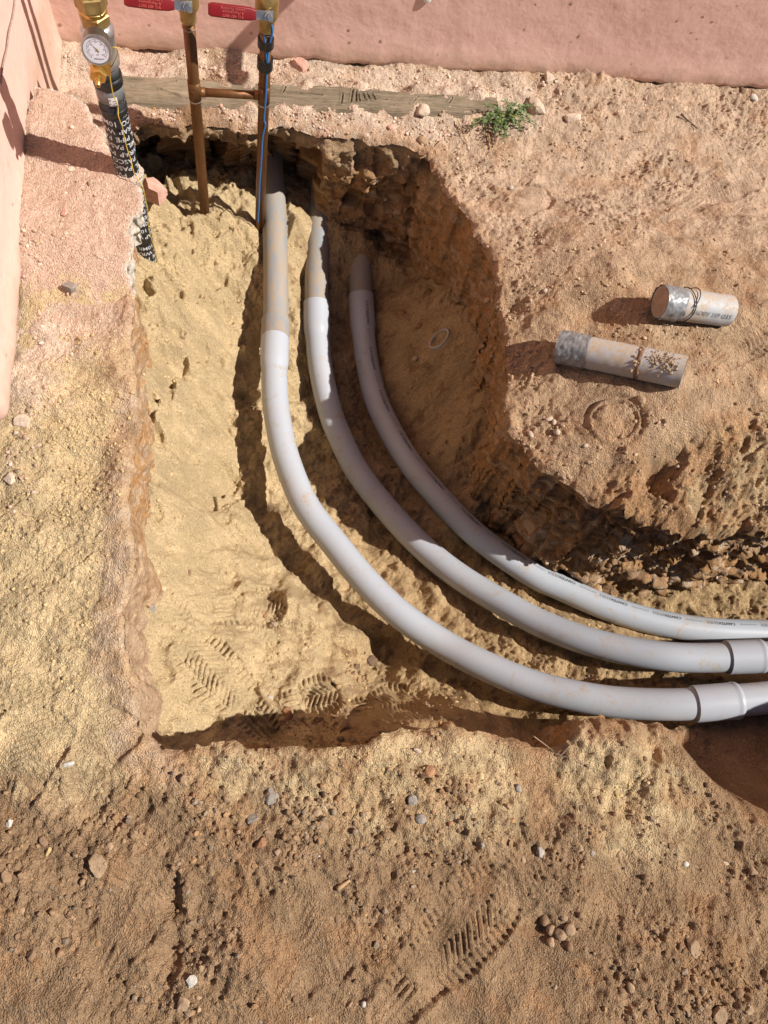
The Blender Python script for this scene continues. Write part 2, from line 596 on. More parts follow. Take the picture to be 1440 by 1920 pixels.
def base_z(x, y):
    """general level of the ground round the trench"""
    lf = sstep(-0.24, -0.12, x)
    drop = -0.135 * (sstep(0.85, 1.36, y) * lf + sstep(1.20, 1.42, y) * (1 - lf))
    slope = -0.13 * sstep(0.60, 0.38, y) * sstep(0.46, 0.80, x) * sstep(0.2, 0.38, y)
    drop = drop - 0.085 * sstep(0.78, 0.47, x) * sstep(0.1, 0.25, x) * sstep(0.38, 0.52, y) * sstep(1.25, 0.95, y)
    near = -0.05 * sstep(0.42, 0.62, x) * sstep(-0.12, 0.10, y) * sstep(0.25, 0.15, y)
    near2 = -0.17 * sstep(0.66, 0.78, x + 0.45 * (y - 0.02)) * sstep(-0.13, 0.0, y) * sstep(0.25, 0.15, y)
    return drop + slope + near + near2


def UG(px, py, dz=0.0):
    """photo position -> point on the general ground level"""
    z = 0.0
    for _ in range(5):
        p = U(px, py, z); z = float(base_z(np.array(p[0]), np.array(p[1]))) + dz
    return U(px, py, z)


rim_px = [  # right bank, near edge (right to left), then up its side, along the far side, down the left, along the near side
    (1440, 1000), (1380, 1003), (1310, 1000), (1240, 990), (1170, 965), (1110, 935), (1060, 905), (1010, 872), (975, 835), (950, 790), (948, 735), (952, 690),
    (948, 640), (950, 600), (938, 555), (925, 505), (905, 455), (880, 410), (848, 365), (822, 320), (800, 288), (765, 272), (705, 264), (640, 256), (580, 248), (520, 240),
    (450, 238), (380, 232), (310, 228), (258, 222), (228, 240), (226, 290), (230, 350), (232, 420), (234, 480), (240, 540), (246, 620), (252, 700), (256, 760), (256, 840),
    (255, 900), (247, 960), (254, 1020), (258, 1075), (244, 1130), (236, 1180), (243, 1230), (256, 1285), (268, 1340), (280, 1388), (300, 1403),
    (360, 1399), (430, 1397), (500, 1400), (560, 1400), (620, 1395), (700, 1378), (770, 1366), (850, 1360), (910, 1364), (955, 1385), (1000, 1400), (1040, 1403), (1070, 1375), (1110, 1352), (1180, 1352),
    (1250, 1366), (1320, 1352), (1440, 1322)]
rim = np.array([UG(*p)[:2] for p in rim_px])
rim = np.vstack([[2.6, rim[0, 1] - 0.02], [1.6, rim[0, 1] - 0.01], rim, [1.6, rim[-1, 1]], [2.6, rim[-1, 1]]])
rim = resample(catmull(rim, 14), 0.004)
rim = smooth_path(rim, 10)
rt = np.gradient(rim, axis=0); rt /= np.linalg.norm(rt, axis=1)[:, None]
rn = np.stack([-rt[:, 1], rt[:, 0]], 1)      # towards one side; fixed below so that it points into the trench
cen = U(560, 1000, -0.4)[:2]
k0 = np.argmin(np.linalg.norm(rim - U(254, 1020)[:2], axis=1))
if np.dot(rn[k0], cen - rim[k0]) < 0: rn = -rn
# natural wobble of the lip
s_arc = np.arange(len(rim)) * 0.004
wob = 0.016 * fbm2(s_arc, 0 * s_arc, 0.09, 4, 0.55, 5) + 0.008 * fbm2(s_arc, 0 * s_arc + 3, 0.022, 3, 0.6, 9)
wob_k = np.where((s_arc > 0), 1.0, 1.0)
rim = rim + rn * (wob * wob_k)[:, None]
rim = smooth_path(rim, 1)
rt = np.gradient(rim, axis=0); rt /= np.linalg.norm(rt, axis=1)[:, None]
sgn = 1.0 if np.sum(rn * np.stack([-rt[:, 1], rt[:, 0]], 1)) > 0 else -1.0
rn = sgn * np.stack([-rt[:, 1], rt[:, 0]], 1)

# signed distance to the lip (positive inside the trench), on a coarse grid
GX0, GX1, GY0, GY1, GS = -0.9, 2.0, -0.9, 1.75, 0.008
gx = np.arange(GX0, GX1 + GS, GS); gy = np.arange(GY0, GY1 + GS, GS)
gxx, gyy = np.meshgrid(gx, gy)
pts = np.stack([gxx.ravel(), gyy.ravel()], 1).astype(np.float32)
rim2 = rim[::2].astype(np.float32); rn2 = rn[::2].astype(np.float32)
sd_c = np.empty(len(pts), dtype=np.float32)
for a in range(0, len(pts), 8000):
    d2 = ((pts[a:a + 8000, None, :] - rim2[None]) ** 2).sum(2)
    k = d2.argmin(1); v = pts[a:a + 8000] - rim2[k]
    dist = np.sqrt(d2[np.arange(len(k)), k])
    sd_c[a:a + 8000] = dist * np.where((v * rn2[k]).sum(1) >= 0, 1, -1)
sd_c = sd_c.reshape(gxx.shape)


def grid_at(G, x0, y0, st, x, y):
    fx = np.clip((x - x0) / st, 0, G.shape[1] - 1.001); fy = np.clip((y - y0) / st, 0, G.shape[0] - 1.001)
    ix = fx.astype(int); iy = fy.astype(int); fx = fx - ix; fy = fy - iy
    return (G[iy, ix] * (1 - fx) + G[iy, ix + 1] * fx) * (1 - fy) + (G[iy + 1, ix] * (1 - fx) + G[iy + 1, ix + 1] * fx) * fy


def sd_at(x, y): return grid_at(sd_c, GX0, GY0, GS, x, y)


# centre lines of the three conduits (photo position, level)
PX1 = [(510, 330, -.365), (514, 400, -.375), (517, 500, -.39), (517, 600, -.405), (515, 650, -.40), (514.5, 710, -.40), (517, 760, -.40), (524, 805, -.40), (537, 860, -.40), (566, 935, -.395), (594, 978, -.392), (620, 1010, -.39), (677, 1080, -.38), (745, 1148, -.37),
                  (827, 1205, -.36), (900, 1244, -.33), (996, 1284, -.295), (1080, 1305, -.265), (1160, 1317, -.24), (1260, 1321, -.21), (1340, 1317, -.195), (1440, 1308, -.18)]
PX2 = [(598, 385, -.43), (597, 430, -.44), (595.5, 480, -.455), (593.6, 526, -.465), (593.5, 580, -.475), (595, 630, -.485), (601, 690, -.495), (614, 752, -.505), (629, 800, -.51), (668, 880, -.515), (721, 950, -.515), (783, 1017, -.50), (838, 1064, -.475), (892, 1101, -.45), (942, 1130, -.425),
                  (1003, 1164, -.395), (1080, 1195, -.355), (1160, 1217, -.32), (1240, 1230, -.29), (1310, 1233.5, -.275), (1440, 1230, -.25)]
PX3 = [(675, 460, -.465), (675.7, 500, -.48), (677, 560, -.50), (684, 650, -.52), (692.5, 700, -.53), (705.5, 750, -.53), (728, 800, -.525), (757, 850, -.515), (794, 900, -.505), (887, 998, -.49), (991, 1073, -.48), (1050, 1101, -.475), (1140, 1140, -.465),
                   (1240, 1169, -.455), (1340, 1183, -.445), (1440, 1187, -.435)]
# trench floor: levels seen in the photo, spread with a thin-plate spline
floor_px = [
    (385, 370, -.37), (300, 350, -.33), (515, 340, -.39), (600, 375, -.43), (680, 400, -.46), (760, 430, -.48),
    (255, 460, -.19), (260, 560, -.16), (262, 700, -.15), (262, 850, -.15), (262, 1000, -.15), (255, 1150, -.15), (265, 1280, -.16), (300, 1395, -.18),
    (330, 500, -.25), (330, 700, -.25), (330, 900, -.25), (330, 1100, -.23), (340, 1250, -.22), (400, 1390, -.24),
    (385, 405, -.34), (300, 390, -.28), (440, 380, -.36), (487, 415, -.37), (420, 480, -.36), (392, 600, -.35), (392, 800, -.35), (405, 1000, -.36), (420, 1150, -.31), (450, 1250, -.285), (520, 1395, -.28),
    (428, 600, -.44), (430, 700, -.45), (438, 800, -.46), (452, 900, -.48), (470, 1000, -.48), (450, 600, -.46), (455, 700, -.475), (465, 800, -.485), (480, 900, -.50), (500, 1000, -.50), (545, 1070, -.485), (560, 1200, -.37), (600, 1300, -.34), (640, 1392, -.17), (700, 1374, -.13), (770, 1362, -.13), (850, 1356, -.15), (800, 1318, -.33), (690, 1335, -.28), (960, 1350, -.34),
    (518, 650, -.485), (520, 780, -.505), (560, 925, -.515), (620, 1010, -.515), (680, 1085, -.505), (760, 1160, -.48), (900, 1245, -.435), (996, 1284, -.385), (1120, 1313, -.34), (1260, 1325, -.30), (1440, 1315, -.27),
    (515, 380, -.375), (560, 430, -.375), (557, 500, -.405), (560, 600, -.48), (570, 750, -.53), (600, 850, -.55), (597, 415, -.405), (596, 470, -.445), (594, 520, -.475), (575, 440, -.405), (620, 440, -.42), (640, 420, -.42), (650, 480, -.455), (700, 480, -.46), (676, 500, -.475), (640, 520, -.475), (640, 650, -.54), (660, 780, -.565), (676, 452, -.435), (720, 480, -.50),
    (595, 600, -.50), (614, 752, -.545), (668, 880, -.56), (783, 1017, -.55), (892, 1101, -.52), (1003, 1164, -.47), (1240, 1232, -.37), (1440, 1229, -.34),
    (677, 580, -.53), (705, 750, -.57), (757, 850, -.56), (887, 998, -.535), (1050, 1101, -.52), (1240, 1170, -.495), (1440, 1186, -.475),
    (760, 500, -.46), (825, 635, -.37), (780, 700, -.47), (855, 640, -.35), (850, 800, -.43), (870, 900, -.47), (960, 1010, -.51), (1100, 1080, -.51), (1250, 1110, -.49), (1440, 1110, -.47)]
FC = np.array([U(*p) for p in floor_px])


def tps(r2): return np.where(r2 > 1e-12, 0.5 * r2 * np.log(np.maximum(r2, 1e-12)), 0.0)


n = len(FC)
K = tps(((FC[:, None, :2] - FC[None, :, :2]) ** 2).sum(2)) + 2e-4 * np.eye(n)
Pm = np.c_[np.ones(n), FC[:, :2]]
sol = np.linalg.solve(np.block([[K, Pm], [Pm.T, np.zeros((3, 3))]]), np.r_[FC[:, 2], 0, 0, 0])


def floor_base(x, y):
    x = np.clip(np.asarray(x, float), -0.30, 1.15); y = np.clip(np.asarray(y, float), 0.0, 1.50)
    sh = x.shape; xf = x.ravel(); yf = y.ravel(); out = sol[n] + sol[n + 1] * xf + sol[n + 2] * yf
    for i in range(n): out = out + sol[i] * tps((xf - FC[i, 0]) ** 2 + (yf - FC[i, 1]) ** 2)
    return np.clip(out.reshape(sh), -0.66, -0.12)


# coarse table of the floor level, cheap to look up
FS = 0.01
fgx = np.arange(-0.4, 1.7, FS); fgy = np.arange(-0.2, 1.65, FS)
FT = floor_base(*np.meshgrid(fgx, fgy))


def floor_lv(x, y): return grid_at(FT, -0.4, -0.2, FS, x, y)


# boot prints: (floor?, heel px, toe px, width m, depth m, tread height m)
def boot(x, y, heel, toe, wid, dep, tr, seed=0):
    d = toe - heel; L = np.linalg.norm(d); d = d / L; p = np.array([-d[1], d[0]])
    v = ((x - heel[0]) * d[0] + (y - heel[1]) * d[1]); u = ((x - heel[0]) * p[0] + (y - heel[1]) * p[1])
    tt = np.clip(v / L, 0, 1)
    half = wid * 0.5 * (0.78 + 0.22 * np.cos((tt - 0.72) * 5.2)) * np.sqrt(np.clip(1 - np.abs(2 * tt - 1) ** 7, 0, 1))
    e = 0.006
    edge = fbm2(x, y, 0.03, 3, 0.5, 31 + seed) * 0.01
    inside = sstep(-e, e * 0.3, half - np.abs(u) + edge) * sstep(-e, e, v + edge) * sstep(-e, e, L - v + edge)
    pitch = 0.0105
    ph_c = (v + 0.75 * np.abs(u)) / pitch               # chevrons down the middle
    ph_s = (v - 0.15 * np.abs(u)) / pitch               # straight lugs along the sides
    side = np.abs(u) > 0.62 * half
    heelz = tt < 0.27
    ph = np.where(side, ph_s, np.where(heelz, u / pitch, ph_c))
    q = np.abs((ph % 1.0) - 0.5) * 2
    tread = sstep(0.25, 0.75, q)
    groove = 0.4 + 0.6 * sstep(0.0015, 0.003, np.abs(np.abs(u) - 0.62 * half))
    arch = sstep(0.02, 0.05, np.abs(tt - 0.34))
    fade = np.clip(0.8 + 1.4 * fbm2(x, y, 0.07, 3, 0.5, 40 + seed), 0, 1)
    bulge = np.exp(-((np.abs(u) - half - 0.006) / 0.006) ** 2) * sstep(-0.01, 0.01, v) * sstep(-0.01, 0.01, L - v)
    return inside * (-dep + tr * tread * groove * arch * fade) + 0.35 * dep * bulge * (1 - inside), inside


ground_boots = [((700, 1935), (965, 1640), .105, .009, .0070), ((1295, 1725), (1350, 1560), .085, .004, .004), ((15, 1525), (95, 1330), .095, .005, .004),
                ((940, 1730), (1010, 1600), .08, .003, .0045), ((1120, 1760), (1175, 1590), .085, .003, .003), ((190, 1830), (300, 1620), .09, .003, .0025),
                ((1270, 395), (1420, 320), .10, .004, .003), ((160, 1460), (230, 1330), .085, .003, .003), ((960, 410), (1020, 350), .09, .006, .001),
                ((520, 1880), (640, 1700), .09, .004, .0025), ((1330, 690), (1420, 620), .085, .004, .003), ((640, 1840), (560, 1640), .09, .003, .002)]
floor_boots = [((515, 1385), (350, 1205), .100, .010, .0085), ((395, 1150), (535, 1095), .09, .007, .008), ((300, 1100), (350, 1170), .08, .004, .005),
               ((530, 1320), (640, 1285), .085, .009, .009), ((660, 1330), (800, 1300), .09, .009, .009), ((330, 860), (400, 720), .09, .008, .001)]
gb = [(UG(*h)[:2], UG(*t)[:2], w, d, r) for h, t, w, d, r in ground_boots]
fb = [(U(*h, -.28)[:2], U(*t, -.28)[:2], w, d, r) for h, t, w, d, r in floor_boots]


def px_mask(pts_px, x, y, soft=0.04, ground=True):
    """soft mask in world space round photo positions (px, py, radius m)"""
    m = 0
    for px, py, r in pts_px:
        c = UG(px, py)
        m = np.maximum(m, sstep(r + soft, max(r - soft, 0), np.hypot(x - c[0], y - c[1])))
    return m


# outline of the broken concrete slab that the riser passes
RIS = U(275, 490, -.22)[:2]
slab_px = [(98, 163), (140, 172), (160, 195), (180, 230), (203, 268), (225, 297), (246, 318), (262, 340), (267, 372), (268, 392), (248, 408), (243, 430), (249, 452), (240, 472), (238, 500), (247, 535),
           (240, 575), (205, 600), (160, 598), (110, 640), (70, 700), (40, 742), (-20, 742), (5, 560), (25, 380), (45, 230), (60, 163)]
SLAB_Z = 0.040
slab_xy = resample(np.array([U(a, b, SLAB_Z)[:2] for a, b in slab_px + slab_px[:1]]), 0.004)
_s = np.arange(len(slab_xy)) * .004
_t = np.gradient(slab_xy, axis=0); _t /= np.linalg.norm(_t, axis=1)[:, None]
slab_xy = slab_xy + np.stack([-_t[:, 1], _t[:, 0]], 1) * (0.010 * fbm2(_s, _s * 0, .03, 3, .6, 171) + 0.004 * fbm2(_s, _s * 0, .01, 2, .6, 172))[:, None]
_d = slab_xy - RIS; _l = np.linalg.norm(_d, axis=1); _c = _l < 0.030
slab_xy[_c] = RIS + _d[_c] / _l[_c][:, None] * 0.030
slab_xy[:, 0] = np.maximum(slab_xy[:, 0], LEFT_X - 0.004)


def poly_sd(P, x, y):
    pts_ = np.stack([x.ravel(), y.ravel()], 1); out = np.empty(len(pts_))
    A_, B_ = P[:-1], P[1:]
    for a in range(0, len(pts_), 6000):
        p = pts_[a:a + 6000, None, :]; e = B_ - A_; w = p - A_[None]
        t = np.clip((w * e).sum(2) / np.maximum((e * e).sum(1), 1e-12), 0, 1)
        d = np.sqrt(((w - e[None] * t[..., None]) ** 2).sum(2)).min(1)
        yy = p[..., 1]; cond = (A_[None, :, 1] > yy) != (B_[None, :, 1] > yy)
        xi = A_[:, 0] + (yy - A_[:, 1]) * e[:, 0] / np.where(np.abs(e[:, 1]) < 1e-12, 1e-12, e[:, 1])
        ins_ = (cond & (p[..., 0] < xi)).sum(1) % 2 == 1
        out[a:a + 6000] = np.where(ins_, d, -d)
    return out.reshape(x.shape)


# material zones on the ground (what lies where)
sand_spots = [(110, 820, .10), (160, 700, .09), (190, 620, .07), (120, 1000, .12), (60, 1150, .13), (170, 900, .07), (180, 1050, .05), (130, 1200, .10), (60, 1300, .10), (30, 980, .08)]
sand_thin = [(700, 1420, .10), (820, 1420, .10), (900, 1450, .08), (620, 1440, .07), (1190, 1490, .09), (420, 1440, .05), (180, 1350, .1), (350, 1330, .0), (1100, 1450, .05)]
chip_spots = [(350, 125, .06), (480, 130, .07), (600, 135, .07), (720, 160, .08), (850, 175, .08), (960, 190, .08), (450, 215, .05), (560, 220, .06), (680, 230, .06), (790, 225, .06), (130, 120, .05),
              (100, 480, .05), (90, 560, .05), (75, 640, .05), (55, 720, .04), (160, 130, .05)]
rough_spots = [(740, 1530, .10), (600, 1530, .10), (870, 1560, .10), (480, 1560, .12), (380, 1480, .08), (130, 1600, .13), (230, 1650, .08), (1050, 1600, .09), (1250, 1850, .12), (1380, 1880, .1),
               (340, 1850, .10), (960, 560, .06), (980, 690, .06), (880, 330, .07), (1000, 800, .05), (1250, 340, .09), (1150, 400, .08), (950, 430, .07), (1380, 220, .1), (1100, 170, .1),
               (700, 1740, .08), (1400, 1600, .08)]
crag_spots = [(1180, 935, .06), (1270, 935, .08), (1360, 920, .10), (1430, 900, .11), (1330, 980, .09), (1420, 980, .1), (1150, 960, .05), (1220, 970, .07)]


LAYER = {k: px_mask(sp, gxx, gyy, sf) for k, sp, sf in (("rough", rough_spots, .05), ("sand", sand_spots, .05), ("crag", crag_spots, .04), ("thin", sand_thin, .06), ("chip", chip_spots, .05))}
bumps_l = 0
for px, py, r, d in [(985, 690, .035, .018), (965, 575, .03, .012), (925, 385, .05, .010), (1135, 590, .05, .020), (1330, 880, .03, .03), (1235, 905, .025, .04), (1390, 560, .03, .008), (725, 1450, .03, .012),
                     (90, 1575, .02, .010), (325, 1790, .02, .012), (320, 1700, .014, .016), (185, 890, .03, .010), (1030, 1740, .022, .022), (160, 870, .03, .010), (1250, 500, .03, .012), (990, 800, .025, .010), (1120, 720, .04, .008)]:
    c = UG(px, py); bumps_l = bumps_l - d * np.exp(-((gxx - c[0]) ** 2 + (gyy - c[1]) ** 2) / r ** 2)
for px, py, r, d in [(860, 1385, .04, .012), (1160, 1400, .05, .03), (180, 1620, .03, .012), (1080, 1380, .03, .02), (720, 1390, .05, .010), (240, 1600, .03, .01), (970, 380, .03, .014), (915, 400, .02, .012), (1010, 350, .03, .01)]:
    c = UG(px, py); bumps_l = bumps_l + d * np.exp(-((gxx - c[0]) ** 2 + (gyy - c[1]) ** 2) / r ** 2)
for px in range(230, 930, 28):                    # gravel heaped over both edges of the timber
    for py, d_ in ((140 + (px - 215) * .062, .016), (206 + (px - 215) * .022, .013)):
        c = UG(px + 9 * math.sin(px), py + 5 * math.sin(px * 1.7)); bumps_l = bumps_l + d_ * (.75 + .45 * math.sin(px * 2.3)) * np.exp(-((gxx - c[0]) ** 2 + (gyy - c[1]) ** 2) / .020 ** 2)
_m = (gxx < -0.1) & (gyy > 0.5)
_sl = np.full(gxx.shape, -1.0); _sl[_m] = poly_sd(slab_xy, gxx[_m], gyy[_m])
LAYER["slab"] = _sl
bumps_l = bumps_l - 0.035 * sstep(0.0, 0.03, _sl) * sstep(0.84, 0.96, gyy)
LAYER["bumps"] = bumps_l


def layer(k, x, y): return grid_at(LAYER[k], GX0, GY0, GS, x, y)


def add_boots(h, hs, x, y, boots, seed0):
    """press the prints in: the trodden earth is smooth (hs) apart from the tread"""
    for i, (a, b_, w, d, r) in enumerate(boots):
        m = np.hypot(x - (a[0] + b_[0]) / 2, y - (a[1] + b_[1]) / 2) < np.linalg.norm(b_ - a) * 0.5 + 0.09
        if m.any():
            dh, ins = boot(x[m], y[m], a, b_, w, d, r, seed0 + i)
            worn = 0.85 * ins * np.clip(.75 + 1.2 * fbm2(x[m], y[m], .05, 3, .5, 45 + i), .2, 1)
            h[m] = h[m] * (1 - worn) + hs[m] * worn + dh
    return h


def ground_h(x, y):
    h = base_z(x, y)
    rough = np.clip(layer("rough", x, y) + 0.25 * sstep(0.9, 1.3, y), 0, 1)
    sand = layer("sand", x, y)
    crag = layer("crag", x, y)
    h = h + layer("bumps", x, y)
    h = h + 0.030 * fbm2(x, y, 0.33, 3, 0.5, 1) + 0.014 * fbm2(x, y, 0.09, 3, 0.5, 2)
    hs = h + 0
    f1 = fbm2(x, y, 0.028, 3, 0.55, 3); f2 = fbm2(x, y, 0.010, 2, 0.6, 4)
    bil = np.abs(noise2(x / 0.012, y / 0.012, 21)) * 2
    h = h + (0.004 + 0.007 * rough) * f1 + (0.0018 + 0.0020 * rough + 0.002 * sand) * f2 + (0.001 + 0.0035 * rough) * (bil - 0.35)
    # fine grit wherever nothing is trodden flat
    flat = sstep(0.05, 0.25, fbm2(x, y, 0.12, 3, 0.5, 61))
    g = noise2(x / 0.0052, y / 0.0052, 71) + 0.6 * noise2(x / 0.0034, y / 0.0034, 72)
    d_ = sd_at(x, y)
    lipL = sstep(-0.060, -0.030, d_ + 0.03 * fbm2(x, y, .06, 3, .5, 62)) * sstep(-0.10, -0.13, x) * sstep(0.80, 0.66, y) * sstep(0.02, 0.08, y)
    h = h + 0.010 * lipL * sstep(-.06, 0, d_)
    h = h + g * (0.0026 + 0.0028 * sand + 0.0012 * rough) * (1 - 0.6 * flat) * (1 - 0.75 * lipL)
    # crumbled slope of the right bank: lumps and holes
    wx = x + 0.02 * fbm2(x, y, 0.05, 3, .5, 82); wy = y + 0.02 * fbm2(x, y, 0.05, 3, .5, 84)
    cb = fbm2(wx, wy, 0.075, 5, 0.62, 81)
    h = h + crag * (0.030 * cb + 0.034 * (0.25 - np.abs(fbm2(wx, wy, 0.06, 5, .55, 86))) + 0.006 * fbm2(wx, wy, .016, 3, .6, 87))
    # ridged edge of the near bank on the right
    rg = sstep(0.40, 0.50, x) * sstep(0.75, 0.6, x) * sstep(-0.10, -0.02, y) * sstep(0.2, 0.1, y)
    h = h + rg * (0.020 * fbm2(x, y, 0.07, 4, 0.55, 91) + 0.030 * (0.25 - np.abs(fbm2(x + .02 * noise2(x / .04, y / .04, 92), y, 0.08, 5, 0.55, 94))))
    # a crack running down the middle of the foreground
    c0 = UG(330, 1620); c1 = UG(322, 1860)
    tt = np.clip((y - c0[1]) / (c1[1] - c0[1]), 0, 1)
    dx = x - (c0[0] + (c1[0] - c0[0]) * tt + 0.02 * fbm2(y, 0 * y, 0.08, 3, 0.5, 17))
    h = h - 0.008 * np.exp(-(dx / 0.007) ** 2) * np.clip(.5 + 2 * fbm2(x, y, .04, 3, .5, 18), 0, 1) * sstep(0, .1, tt) * sstep(1, .9, tt) + 0.006 * np.exp(-((dx - 0.015) / 0.01) ** 2) * sstep(0, .1, tt) * sstep(1, .9, tt)
    h = add_boots(h, hs, x, y, gb, 0)
    # pressed ring left by a pipe end
    c = UG(1150, 790); rr = np.hypot(x - c[0], y - c[1]); an = np.arctan2(y - c[1], x - c[0])
    gap = np.clip(0.6 + 0.8 * np.sin(an + 0.6), 0.1, 1)
    h = h - gap * (0.0085 * np.exp(-((rr - 0.049) / 0.0038) ** 2) + 0.006 * np.exp(-((rr - 0.037) / 0.003) ** 2)) - 0.003 * (rr < 0.05) * np.abs(noise2(x / .012, y / .012, 93)) + 0.003 * np.exp(-((rr - 0.043) / 0.003) ** 2)
    return h, rough, sand, crag


def lerp(a, b, t): return a + (b - a) * t[..., None]


C_SOIL = np.array([0.305, 0.195, 0.112]); C_BANK = np.array([0.45, 0.305, 0.19]); C_SAND = np.array([0.555, 0.415, 0.238])
C_PINK = np.array([0.60, 0.43, 0.33]); C_BACK = np.array([0.52, 0.375, 0.265]); C_CLAY = np.array([0.36, 0.20, 0.095]); C_CHIP = np.array([0.68, 0.53, 0.41])


def ground_col(x, y, h, rough, sand, crag):
    c = np.zeros(x.shape + (3,)) + C_SOIL
    c = lerp(c, C_BANK + 0 * c, sstep(0.30, 0.62, y + 0.05 * fbm2(x, y, .2, 3, .5, 51)) * sstep(0.2, 0.35, x))
    c = lerp(c, C_BACK + 0 * c, sstep(0.85, 1.2, y) * sstep(-.1, .1, x))
    left = sstep(-0.12, -0.18, x) * sstep(0.05, 0.2, y)
    c = lerp(c, np.array([0.42, 0.31, 0.205]) + 0 * c, left)
    pk = sstep(0.60, 0.78, y - 0.3 * (x + 0.39) + 0.06 * fbm2(x, y, .1, 3, .5, 52)) * sstep(-0.1, -0.2, x)
    c = lerp(c, C_PINK + 0 * c, pk)
    n_ = fbm2(x, y, 0.035, 4, 0.6, 53)
    s = np.clip(sand * 1.25 + n_ * 0.8 * (sand > 0.02), 0, 1) * (1 - 0.85 * pk * (y > 0.72))
    c = lerp(c, C_SAND + 0 * c, s)
    s2 = np.clip(layer("thin", x, y) * 0.85 + 1.4 * fbm2(x, y, 0.03, 4, 0.6, 54) * layer("thin", x, y), 0, 0.9)
    c = lerp(c, C_SAND + 0 * c, s2)
    # sand grains strewn over the whole foreground
    sp = sstep(0.30, 0.42, noise2(x / .006, y / .006, 55)) * sstep(-0.1, 0.3, fbm2(x, y, .16, 3, .5, 56) + 0.12)
    c = lerp(c, C_SAND * 1.1 + 0 * c, 0.35 * sp)
    ch = np.clip(layer("chip", x, y) + 0.6 * n_, 0, 1) * (layer("chip", x, y) > 0.01)
    c = lerp(c, C_CHIP * 0.92 + 0 * c, 0.8 * ch)
    # clay shows where the lip is bare
    d = sd_at(x, y)
    lip = sstep(-0.05, -0.004, d) * sstep(0.02, 0.0, d) * sstep(0.6, 0.1, np.abs(n_) + 0.35 * (s + s2))
    c = lerp(c, np.array([0.42, 0.255, 0.145]) + 0 * c, 0.7 * lip)
    lipL = sstep(-0.060, -0.030, d + 0.03 * fbm2(x, y, .06, 3, .5, 62)) * sstep(-0.10, -0.13, x) * sstep(0.80, 0.66, y) * sstep(0.0, 0.06, y)
    cl_ = lerp(np.zeros_like(c) + np.array([0.52, 0.375, 0.255]), np.array([0.48, 0.32, 0.19]) + np.zeros_like(c), sstep(-.05, .25, n_ + .25 * sstep(.35, .55, y)))
    c = lerp(c, cl_, 0.85 * lipL)
    cr = np.clip(crag + 0.5 * n_ * (crag > 0.02), 0, 1)
    c = lerp(c, C_CLAY * 1.05 + 0 * c, 0.75 * cr)
    yl = sstep(0.05, 0.25, fbm2(x, y, 0.07, 3, .6, 57) + 0.3 * sstep(0.75, 0.95, x) - 0.05) * crag
    c = lerp(c, np.array([0.50, 0.365, 0.21]) + 0 * c, 0.7 * yl)
    rd = sstep(0.12, 0.3, fbm2(x, y, 0.11, 3, .6, 58)) * 0.35
    c = lerp(c, np.array([0.36, 0.19, 0.09]) + 0 * c, rd * (1 - s) * (1 - ch))
    c *= (1 + 0.35 * fbm2(x, y, 0.05, 4, .6, 59))[..., None]
    return np.clip(c, 0.02, 0.75)


# ------------------------------------------------------------------ ground sheet
GR = 0.0024
xs = np.arange(-0.60, 1.44, GR); ys = np.arange(-0.60, 1.66, GR)
X, Y = np.meshgrid(xs, ys)
SD = sd_at(X, Y)
keep_v = SD < 0.012
Hh = np.zeros_like(X)
Hh, RO, SA, CG = ground_h(X, Y)
# smooth lip: round the edge down and pull the last row on to the rim line
ddx = (sd_at(X + .004, Y) - sd_at(X - .004, Y)) / .008; ddy = (sd_at(X, Y + .004) - sd_at(X, Y - .004)) / .008
gl = np.maximum(np.hypot(ddx, ddy), 1e-3)
snap = (SD > 0) & (SD < 0.012)
Xs = np.where(snap, X - ddx / gl * SD, X); Ys = np.where(snap, Y - ddy / gl * SD, Y)
lipdrop = 0.010 * sstep(-0.014, 0.0, SD) ** 2
Hh = Hh - lipdrop
GC2 = ground_col(X[::2, ::2], Y[::2, ::2], None, None, SA[::2, ::2], CG[::2, ::2])
GC = np.stack([grid_at(GC2[..., k], xs[0], ys[0], 2 * GR, X, Y) for k in range(3)], -1)
ground_H = Hh.copy()
idx = np.arange(X.size).reshape(X.shape)
q = np.stack([idx[:-1, :-1], idx[:-1, 1:], idx[1:, 1:], idx[1:, :-1]], -1).reshape(-1, 4)
sdq = SD.ravel()[q]
ok = (sdq < GR * 1.5).all(1)
q = q[ok]
used = np.zeros(X.size, bool); used[q.ravel()] = True
remap = np.cumsum(used) - 1
V = np.stack([Xs.ravel(), Ys.ravel(), Hh.ravel()], 1)[used]
ground = struct(mesh_np("ground", V, remap[q], M_EARTH, None, GC.reshape(-1, 3)[used]))


def ground_at(x, y):
    return grid_at(ground_H, xs[0], ys[0], GR, np.asarray(x, float), np.asarray(y, float))


# the yard beyond: one coarse sheet reaching far out, just under the fine one
fx = np.concatenate([-np.geomspace(60, 0.66, 26), np.linspace(-0.58, 1.9, 60), np.geomspace(2.0, 60, 26)])
fy = np.concatenate([-np.geomspace(60, 0.66, 26), np.linspace(-0.58, 1.72, 56), np.geomspace(1.8, 60, 20)])
FX, FY = np.meshgrid(fx, fy)
fz = base_z(np.clip(FX, -1, 1.1), np.clip(FY, -1, 1.6)) + 0.03 * fbm2(FX, FY, 0.33, 3, 0.5, 1)
far = 0.05 * fbm2(FX, FY, 1.1, 4, .5, 66) * sstep(0.1, 1.0, np.maximum(np.abs(FX - 0.4) - 0.9, np.abs(FY - 0.6) - 1.0))
fz = fz + far - 0.012 * ((FX > -0.64) & (FX < 1.46) & (FY > -0.64) & (FY < 1.66))
idx = np.arange(FX.size).reshape(FX.shape)
q = np.stack([idx[:-1, :-1], idx[:-1, 1:], idx[1:, 1:], idx[1:, :-1]], -1).reshape(-1, 4)
